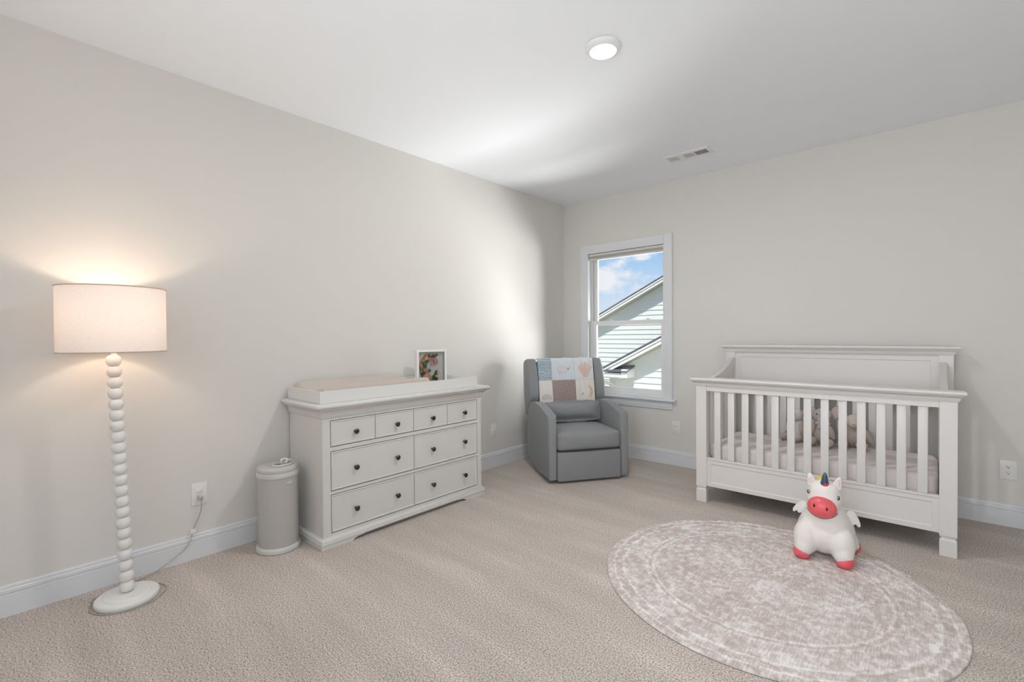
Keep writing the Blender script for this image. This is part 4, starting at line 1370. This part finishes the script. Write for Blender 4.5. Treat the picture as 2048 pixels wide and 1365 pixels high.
# ---- quilted blanket over the back
bl = thing('baby_blanket', 'patchwork baby blanket hanging over the armchair back', 'blanket', base + Vector((0, 0, 0)), atan2(ux.y, ux.x))
T_TOP = 0.642


def BS(u, s, lift=0.0):
    """Blanket surface: u across (m), s down from the crest; negative s goes over the top to the rear."""
    wr_ = 0.0022 * sin(u * 38 + s * 9) + 0.0016 * sin(u * 71 - s * 23)
    if u > 0.52:
        wr_ += 0.006 * sin((u - 0.52) * 60) ** 2
    o = 0.016 + wr_ + lift
    r = 0.030
    if s >= r * pi / 2:
        p = (u, T_TOP - r + 0.008 - (s - r * pi / 2), o)
    elif s > -0.10:
        a = (r * pi / 2 - s) / (r + 0.0)
        a = min(a, pi)
        if a <= pi / 2:
            p = (u, T_TOP - r + 0.008 + (r + lift) * sin(a), -r + 0.016 + (r + wr_ + lift) * cos(a))
        else:
            ex = (a - pi / 2) * r
            p = (u, T_TOP + 0.008 + wr_ + lift, -r + 0.016 - ex)
    return BK(*p)


ucols = [0.088, 0.225, 0.462, 0.655]
# rows measured down from the crest
srow = [-0.04, 0.235, 0.480]


def patch_mat(kind):
    base_c = {'text': (0.36, 0.45, 0.53), 'pale': (0.66, 0.72, 0.76), 'cream': (0.76, 0.73, 0.69), 'tan': (0.36, 0.28, 0.25), 'white': (0.72, 0.74, 0.76)}[kind]
    m, nt, b = new_mat('patch_' + kind)
    b.inputs['Roughness'].default_value = 0.9
    b.inputs['Specular IOR Level'].default_value = 0.1
    uv = nt.nodes.new('ShaderNodeUVMap'); uv.uv_map = 'UVMap'
    n = nd(nt, 'ShaderNodeTexNoise', Scale=300.0, Detail=2.0)
    nt.links.new(uv.outputs[0], n.inputs['Vector'])
    bp = nd(nt, 'ShaderNodeBump', Strength=0.3, Distance=0.001)
    nt.links.new(n.outputs['Fac'], bp.inputs['Height']); nt.links.new(bp.outputs['Normal'], b.inputs['Normal'])
    if kind == 'text':
        w1 = nd(nt, 'ShaderNodeTexWave', Scale=22.0, Distortion=0.6, wave_type='BANDS', bands_direction='Y')
        w1.inputs['Detail'].default_value = 0
        nt.links.new(uv.outputs[0], w1.inputs['Vector'])
        mp = nd(nt, 'ShaderNodeMapping'); mp.inputs['Scale'].default_value = (170, 64, 1)
        nt.links.new(uv.outputs[0], mp.inputs['Vector'])
        n2 = nd(nt, 'ShaderNodeTexNoise', Scale=1.0, Detail=1.0)
        nt.links.new(mp.outputs[0], n2.inputs['Vector'])
        g1 = ramp(nt, [(0.50, (0, 0, 0)), (0.58, (1, 1, 1))]); nt.links.new(w1.outputs['Color'], g1.inputs['Fac'])
        g2 = ramp(nt, [(0.34, (0, 0, 0)), (0.42, (1, 1, 1))]); nt.links.new(n2.outputs['Fac'], g2.inputs['Fac'])
        mu = nd(nt, 'ShaderNodeMath', operation='MULTIPLY'); nt.links.new(g1.outputs[0], mu.inputs[0]); nt.links.new(g2.outputs[0], mu.inputs[1])
        fin = ramp(nt, [(0.0, (0.60, 0.70, 0.76)), (1.0, (0.12, 0.17, 0.22))]); nt.links.new(mu.outputs[0], fin.inputs['Fac'])
        nt.links.new(fin.outputs[0], b.inputs['Base Color'])
    elif kind == 'tan':
        mp = nd(nt, 'ShaderNodeMapping'); mp.inputs['Rotation'].default_value = (0, 0, radians(-32)); mp.inputs['Scale'].default_value = (15, 15, 1)
        nt.links.new(uv.outputs[0], mp.inputs['Vector'])
        ck = nd(nt, 'ShaderNodeTexBrick', Scale=1.0)
        ck.inputs['Color1'].default_value = (0.27, 0.215, 0.205, 1); ck.inputs['Color2'].default_value = (0.30, 0.235, 0.22, 1); ck.inputs['Mortar'].default_value = (0.56, 0.47, 0.42, 1)
        ck.inputs['Mortar Size'].default_value = 0.024
        nt.links.new(mp.outputs[0], ck.inputs['Vector'])
        nt.links.new(ck.outputs['Color'], b.inputs['Base Color'])
    else:
        b.inputs['Base Color'].default_value = (*base_c, 1)
    return m


PM = {k: patch_mat(k) for k in ('text', 'pale', 'cream', 'tan', 'white')}


def grid_patch(name, u0, u1, s0, s1, mt, inset=0.0005, lift=0.0, parent=bl, label=None, nu=14, ns=22):
    bm = B()
    uvl = bm.loops.layers.uv.new('UVMap')
    tv, bv, uvs = [], [], {}
    for i in range(nu + 1):
        rt, rb_ = [], []
        for j in range(ns + 1):
            fu, fs = i / nu, j / ns
            u = u0 + inset + (u1 - u0 - 2 * inset) * fu
            s = s0 + inset + (s1 - s0 - 2 * inset) * fs
            edge = min(fu, 1 - fu, fs, 1 - fs)
            l_ = lift + (0.0 if edge < 1e-6 else 0.0022)
            # the cloth narrows towards the bottom and spreads with the wings
            v = bm.verts.new(BS(u, s, l_)); uvs[v] = (u, -s); rt.append(v)
            v2 = bm.verts.new(BS(u, s, l_ - 0.004 if edge > 1e-6 else l_ - 0.003)); uvs[v2] = (u, -s); rb_.append(v2)
        tv.append(rt); bv.append(rb_)
    fs_ = []
    for i in range(nu):
        for j in range(ns):
            fs_.append(bm.faces.new((tv[i][j], tv[i][j + 1], tv[i + 1][j + 1], tv[i + 1][j])))
            fs_.append(bm.faces.new((bv[i][j], bv[i + 1][j], bv[i + 1][j + 1], bv[i][j + 1])))
    for i in range(nu):
        for j in (0, ns):
            fs_.append(bm.faces.new((tv[i][j], tv[i + 1][j], bv[i + 1][j], bv[i][j])))
    for j in range(ns):
        for i in (0, nu):
            fs_.append(bm.faces.new((tv[i][j], tv[i][j + 1], bv[i][j + 1], bv[i][j])))
    for f in fs_:
        for lp in f.loops:
            lp[uvl].uv = uvs[lp.vert]
    return obj(name, bm, mt, parent, smooth=50, label=label)


pt1 = grid_patch('patch', ucols[0], ucols[1], srow[0], srow[1], PM['text'], label='blue patch printed with rows of small writing')
pt2 = grid_patch('patch', ucols[1], ucols[2], srow[0], srow[1], PM['pale'], label='pale blue patch with a pink lamb')
pt3 = grid_patch('patch', ucols[2], ucols[3], srow[0], srow[1], PM['white'], label='white patch with a peach leaf')
pt4 = grid_patch('patch', ucols[0], ucols[1], srow[1], srow[2], PM['cream'], label='cream patch with a small rainbow')
pt5 = grid_patch('patch', ucols[1], ucols[2], srow[1], srow[2], PM['tan'], label='brown lattice patch')
pt6 = grid_patch('patch', ucols[2], ucols[3], srow[1], srow[2], PM['cream'], label='cream patch with yellow moon and grey star')


def decal(name, pts, mt, parent, lift=0.0032):
    """Flat printed shape laid on the blanket; pts in (u, s), fan from the centroid."""
    bm = B()
    cu = sum(p[0] for p in pts) / len(pts); cs = sum(p[1] for p in pts) / len(pts)
    rows_ = []
    for f_ in (0.0, 0.5, 1.0):
        if f_ == 0:
            rows_.append([bm.verts.new(BS(cu, cs, lift))])
        else:
            rows_.append([bm.verts.new(BS(cu + (p[0] - cu) * f_, cs + (p[1] - cs) * f_, lift)) for p in pts])
    n_ = len(pts)
    for i in range(n_):
        bm.faces.new((rows_[0][0], rows_[1][i], rows_[1][(i + 1) % n_]))
        bm.faces.new((rows_[1][i], rows_[2][i], rows_[2][(i + 1) % n_], rows_[1][(i + 1) % n_]))
    return obj(name, bm, mt, parent)


def stroke(name, pts, wd, mt, parent, lift=0.0033):
    bm = B()
    A_, C_ = [], []
    for i, p in enumerate(pts):
        a = Vector(pts[max(0, i - 1)]); c = Vector(pts[min(len(pts) - 1, i + 1)])
        t = (c - a).normalized(); nn = Vector((-t.y, t.x)) * wd / 2
        A_.append(bm.verts.new(BS(p[0] + nn.x, p[1] + nn.y, lift))); C_.append(bm.verts.new(BS(p[0] - nn.x, p[1] - nn.y, lift)))
    for i in range(len(pts) - 1):
        bm.faces.new((A_[i], A_[i + 1], C_[i + 1], C_[i]))
    return obj(name, bm, mt, parent)


Mc = lambda n_, c: paint(n_, c, 0.9, spec=0.1)
# rainbow
ru, rs = 0.160, 0.418
for k, (rad_, c) in enumerate(((0.048, (0.34, 0.38, 0.45)), (0.037, (0.62, 0.45, 0.34)), (0.026, (0.40, 0.43, 0.48)), (0.015, (0.58, 0.36, 0.26)))):
    stroke('rainbow_arc', [(ru + rad_ * cos(radians(a)), rs - rad_ * sin(radians(a))) for a in range(0, 181, 12)], 0.0052, Mc('arc_%d' % k, c), pt4)
# moon and star
mc_u, mc_s = 0.590, 0.352
out = [(mc_u + 0.048 * cos(radians(a)), mc_s - 0.055 * sin(radians(a))) for a in range(-105, 106, 10)]
inn = [(mc_u - 0.012 + 0.040 * cos(radians(a)), mc_s - 0.045 * sin(radians(a))) for a in range(95, -96, -10)]
bm = B()
npts = min(len(out), len(inn)); inn2 = inn[::-1]
res = 20
Ao = [bm.verts.new(BS(mc_u + 0.048 * cos(radians(-112 + 224 * k / res)), mc_s - 0.056 * sin(radians(-112 + 224 * k / res)), 0.0033)) for k in range(res + 1)]
Ai = [bm.verts.new(BS(mc_u - 0.018 + 0.036 * cos(radians(-100 + 200 * k / res)), mc_s - 0.0525 * sin(radians(-100 + 200 * k / res)), 0.0033)) for k in range(res + 1)]
for k in range(res):
    bm.faces.new((Ao[k], Ao[k + 1], Ai[k + 1], Ai[k]))
obj('moon', bm, Mc('moon_yellow', (0.72, 0.55, 0.32)), pt6)
decal('star', [(0.530 + (0.016 if k % 2 == 0 else 0.008) * sin(pi * k / 5), 0.375 - (0.016 if k % 2 == 0 else 0.008) * cos(pi * k / 5)) for k in range(10)], Mc('star_grey', (0.42, 0.46, 0.48)), pt6)
# leaf / feather
for k in range(10):
    a = radians(-34 + 68 * k / 9)
    L_ = 0.150 - 0.030 * abs(k - 4.5) / 4.5
    b0 = (0.568 + 0.030 * sin(a), 0.222 - 0.01 * cos(a))
    stroke('frond', [(b0[0] + L_ * q * sin(a) * (0.55 + 0.25 * q), b0[1] - L_ * q * cos(a)) for q in (0, 0.25, 0.5, 0.75, 1.0)], 0.0115, Mc('peach_%d' % k, (0.70, 0.50, 0.42) if k % 2 else (0.72, 0.58, 0.51)), pt3)
# lamb
lu, ls = 0.335, 0.130
lamb_pts = []
for k in range(36):
    a = 2 * pi * k / 36
    rr = 1 + 0.12 * sin(9 * a)
    lamb_pts.append((lu + 0.052 * rr * cos(a), ls + 0.030 * rr * sin(a)))
decal('lamb_body', lamb_pts, Mc('lamb_pink', (0.70, 0.675, 0.68)), pt2)
stroke('lamb_outline', lamb_pts + lamb_pts[:1], 0.003, Mc('lamb_line', (0.55, 0.44, 0.44)), pt2, 0.0036)
decal('lamb_head', [(lu + 0.068 + 0.024 * cos(2 * pi * k / 16), ls - 0.014 + 0.020 * sin(2 * pi * k / 16)) for k in range(16)], Mc('lamb_face', (0.66, 0.68, 0.70)), pt2, 0.0038)
decal('lamb_nose', [(lu + 0.060 + 0.007 * cos(2 * pi * k / 10), ls - 0.002 + 0.006 * sin(2 * pi * k / 10)) for k in range(10)], Mc('lamb_nose', (0.12, 0.14, 0.16)), pt2, 0.0044)
decal('lamb_eye', [(lu + 0.078 + 0.004 * cos(2 * pi * k / 8), ls - 0.016 + 0.004 * sin(2 * pi * k / 8)) for k in range(8)], Mc('lamb_eye', (0.22, 0.25, 0.28)), pt2, 0.0044)
for lx in (-0.034, -0.018, 0.022, 0.036):
    stroke('lamb_leg', [(lu + lx, ls + 0.026), (lu + lx, ls + 0.052)], 0.006, Mc('lamb_leg_%d' % int(lx * 1000), (0.58, 0.50, 0.50)), pt2)

# ================================================================== NEIGHBOURING HOUSE
M_side = paint('siding_green', (0.74, 0.755, 0.70), 0.75, bump=0.12, bscale=25, spec=0.2)
M_fasc = paint('fascia_white', (0.82, 0.81, 0.76), 0.6)
M_shin = paint('shingle_dark', (0.10, 0.10, 0.105), 0.95, bump=0.6, bscale=60)
M_soff = paint('soffit_beige', (0.55, 0.53, 0.44), 0.8)
M_gut = paint('gutter_white', (0.74, 0.73, 0.66), 0.5)
GZ = -3.2
g = B(); box(g, -40, 30, YB + 0.3, 60, GZ - 0.1, GZ); gr = obj('yard', g, paint('dry_ground', (0.36, 0.36, 0.32), 0.95, var=0.15, vscale=0.8)); gr['kind'] = 'structure'


def gable_house(hs, depth, Y, x_l, x_r, slope, zb_at, xref, over, exposure, right_more, corner_w, z_off=0.0):
    """Gable end facing the room (plane y = Y), rake rising to the right with given slope.
    zb_at: height of the roof's top edge at xref on the fascia plane."""
    xr = x_r
    top = lambda x: zb_at + slope * (x - xref)
    # wall boards
    z = z_off
    while z > GZ:
        z -= exposure
    dz = 0.030 / cos(math.atan(slope))
    dT = 0.20                      # roof build-up above the wall line
    me_cnt = 0
    ridge = xr
    zmax = top(ridge) - dT
    x_far = 2 * ridge - x_l
    while z < zmax:
        z1 = min(z + exposure, zmax)
        zz0 = max(z, GZ)
        def xl_at(h):
            return max(x_l + corner_w, xref + (h + dT - zb_at) / slope)
        xa0, xa1 = xl_at(zz0), xl_at(z1)
        xb0, xb1 = 2 * ridge - xa0, 2 * ridge - xa1
        if xb0 - xa0 > 0.05:
            bm = B()
            yo0, yo1 = Y - 0.022, Y + 0.002
            a = [bm.verts.new(p) for p in ((xa0, yo0, zz0), (xb0, yo0, zz0), (xb1, yo1, z1), (xa1, yo1, z1), (xa0, Y + 0.05, zz0), (xb0, Y + 0.05, zz0), (xb1, Y + 0.05, z1), (xa1, Y + 0.05, z1))]
            for f in ((0, 1, 2, 3), (5, 4, 7, 6), (4, 5, 1, 0), (3, 2, 6, 7), (4, 0, 3, 7), (1, 5, 6, 2)):
                bm.faces.new([a[i] for i in f])
            obj('siding_board', bm, M_side, hs, world=True)
        z += exposure
    # corner board
    for xx in (x_l, x_far - corner_w):
        bm = B(); box(bm, xx, xx + corner_w, Y - 0.022, Y + 0.05, GZ, top(x_l + corner_w) - dT - 0.02); obj('corner_board', bm, M_side, hs, world=True)
    # side walls
    bm = B(); box(bm, x_l + 0.01, x_l + 0.06, Y + 0.02, Y + depth, GZ, top(x_l) - dT); box(bm, x_far - 0.06, x_far - 0.01, Y + 0.02, Y + depth, GZ, top(x_l) - dT); obj('side_wall', bm, M_side, hs, world=True)
    # roof slopes: shingles slab, fascia boards, soffit
    ext = 0.42                     # eave overhang beyond the wall corner
    for s_ in (0, 1):
        def X(x):
            return x if s_ == 0 else 2 * ridge - x
        xe = x_l - ext
        ze = top(xe)
        zr = top(ridge)
        y0 = Y - over
        sx_ = lambda pts: pts if s_ == 0 else pts
        bm = B(); prism(bm, [(X(xe), ze), (X(ridge), zr), (X(ridge), zr - 0.055), (X(xe), ze - 0.055)], 'y', y0 - 0.03, Y + depth); obj('shingle_roof', bm, M_shin, hs, world=True)
        bm = B(); prism(bm, [(X(xe), ze - 0.057), (X(ridge), zr - 0.057), (X(ridge), zr - 0.112), (X(xe), ze - 0.112)], 'y', y0 - 0.022, y0 + 0.02); obj('rake_trim', bm, M_fasc, hs, world=True)
        bm = B(); prism(bm, [(X(xe), ze - 0.124), (X(ridge), zr - 0.124), (X(ridge), zr - 0.208), (X(xe), ze - 0.208)], 'y', y0, y0 + 0.02); obj('rake_board', bm, M_fasc, hs, world=True)
        bm = B(); prism(bm, [(X(xe), ze - 0.175), (X(ridge), zr - 0.175), (X(ridge), zr - 0.195), (X(xe), ze - 0.195)], 'y', y0 + 0.021, Y + 0.049); obj('soffit', bm, M_soff, hs, world=True)
    return hs, top


h2 = h1 = thing('neighbour_house', 'pale green sided neighbouring house with two white-edged gables beyond the window', 'house', (-7.0, 16.2, GZ))
_, top1 = gable_house(h1, 8.0, 16.2, -15.5, -4.2, 0.4895, 3.335, -7.019, 0.40, 0.1755, 0, 0.12, z_off=2.508)
_, top2 = gable_house(h1, 3.99, 12.2, -7.069, -2.6, 0.5085, 1.233, -5.302, 0.40, 0.1765, 0, 0.166, z_off=0.622)
# eave return, gutter and downspout on the nearer house
bm = B(); box(bm, -6.452, -6.268, 11.74, 12.19, 0.066, 0.300); 
obj('eave_return', bm, M_fasc, h2, world=True)
bm = B(); prism(bm, [(11.70, 0.250), (12.19, 0.400), (12.19, 0.375), (11.70, 0.225)], 'x', -7.0, -6.26); obj('return_roof', bm, M_shin, h2, world=True)
bm = B(); prism(bm, [(11.66, 0.150), (11.66, 0.085), (11.68, 0.050), (11.76, 0.045), (11.76, 0.160), (11.75, 0.160), (11.75, 0.060), (11.69, 0.062), (11.675, 0.090), (11.675, 0.150)], 'x', -7.75, -6.44); obj('gutter', bm, M_gut, h2, world=True)
bm = B(); box(bm, -7.75, -6.45, 11.762, 12.19, 0.066, 0.19); obj('boxed_soffit', bm, M_fasc, h2, world=True)
bm = B(); tube(bm, smooth_path([(-7.24, 11.72, 0.05), (-7.22, 11.75, 0.0), (-7.14, 11.85, -0.07), (-7.00, 12.05, -0.13), (-6.93, 12.13, -0.20), (-6.93, 12.13, -0.32)], 5) + [Vector((-6.93, 12.13, GZ + 0.1))], 0.036, 8); obj('downspout', bm, M_gut, h2, world=True, smooth=True)
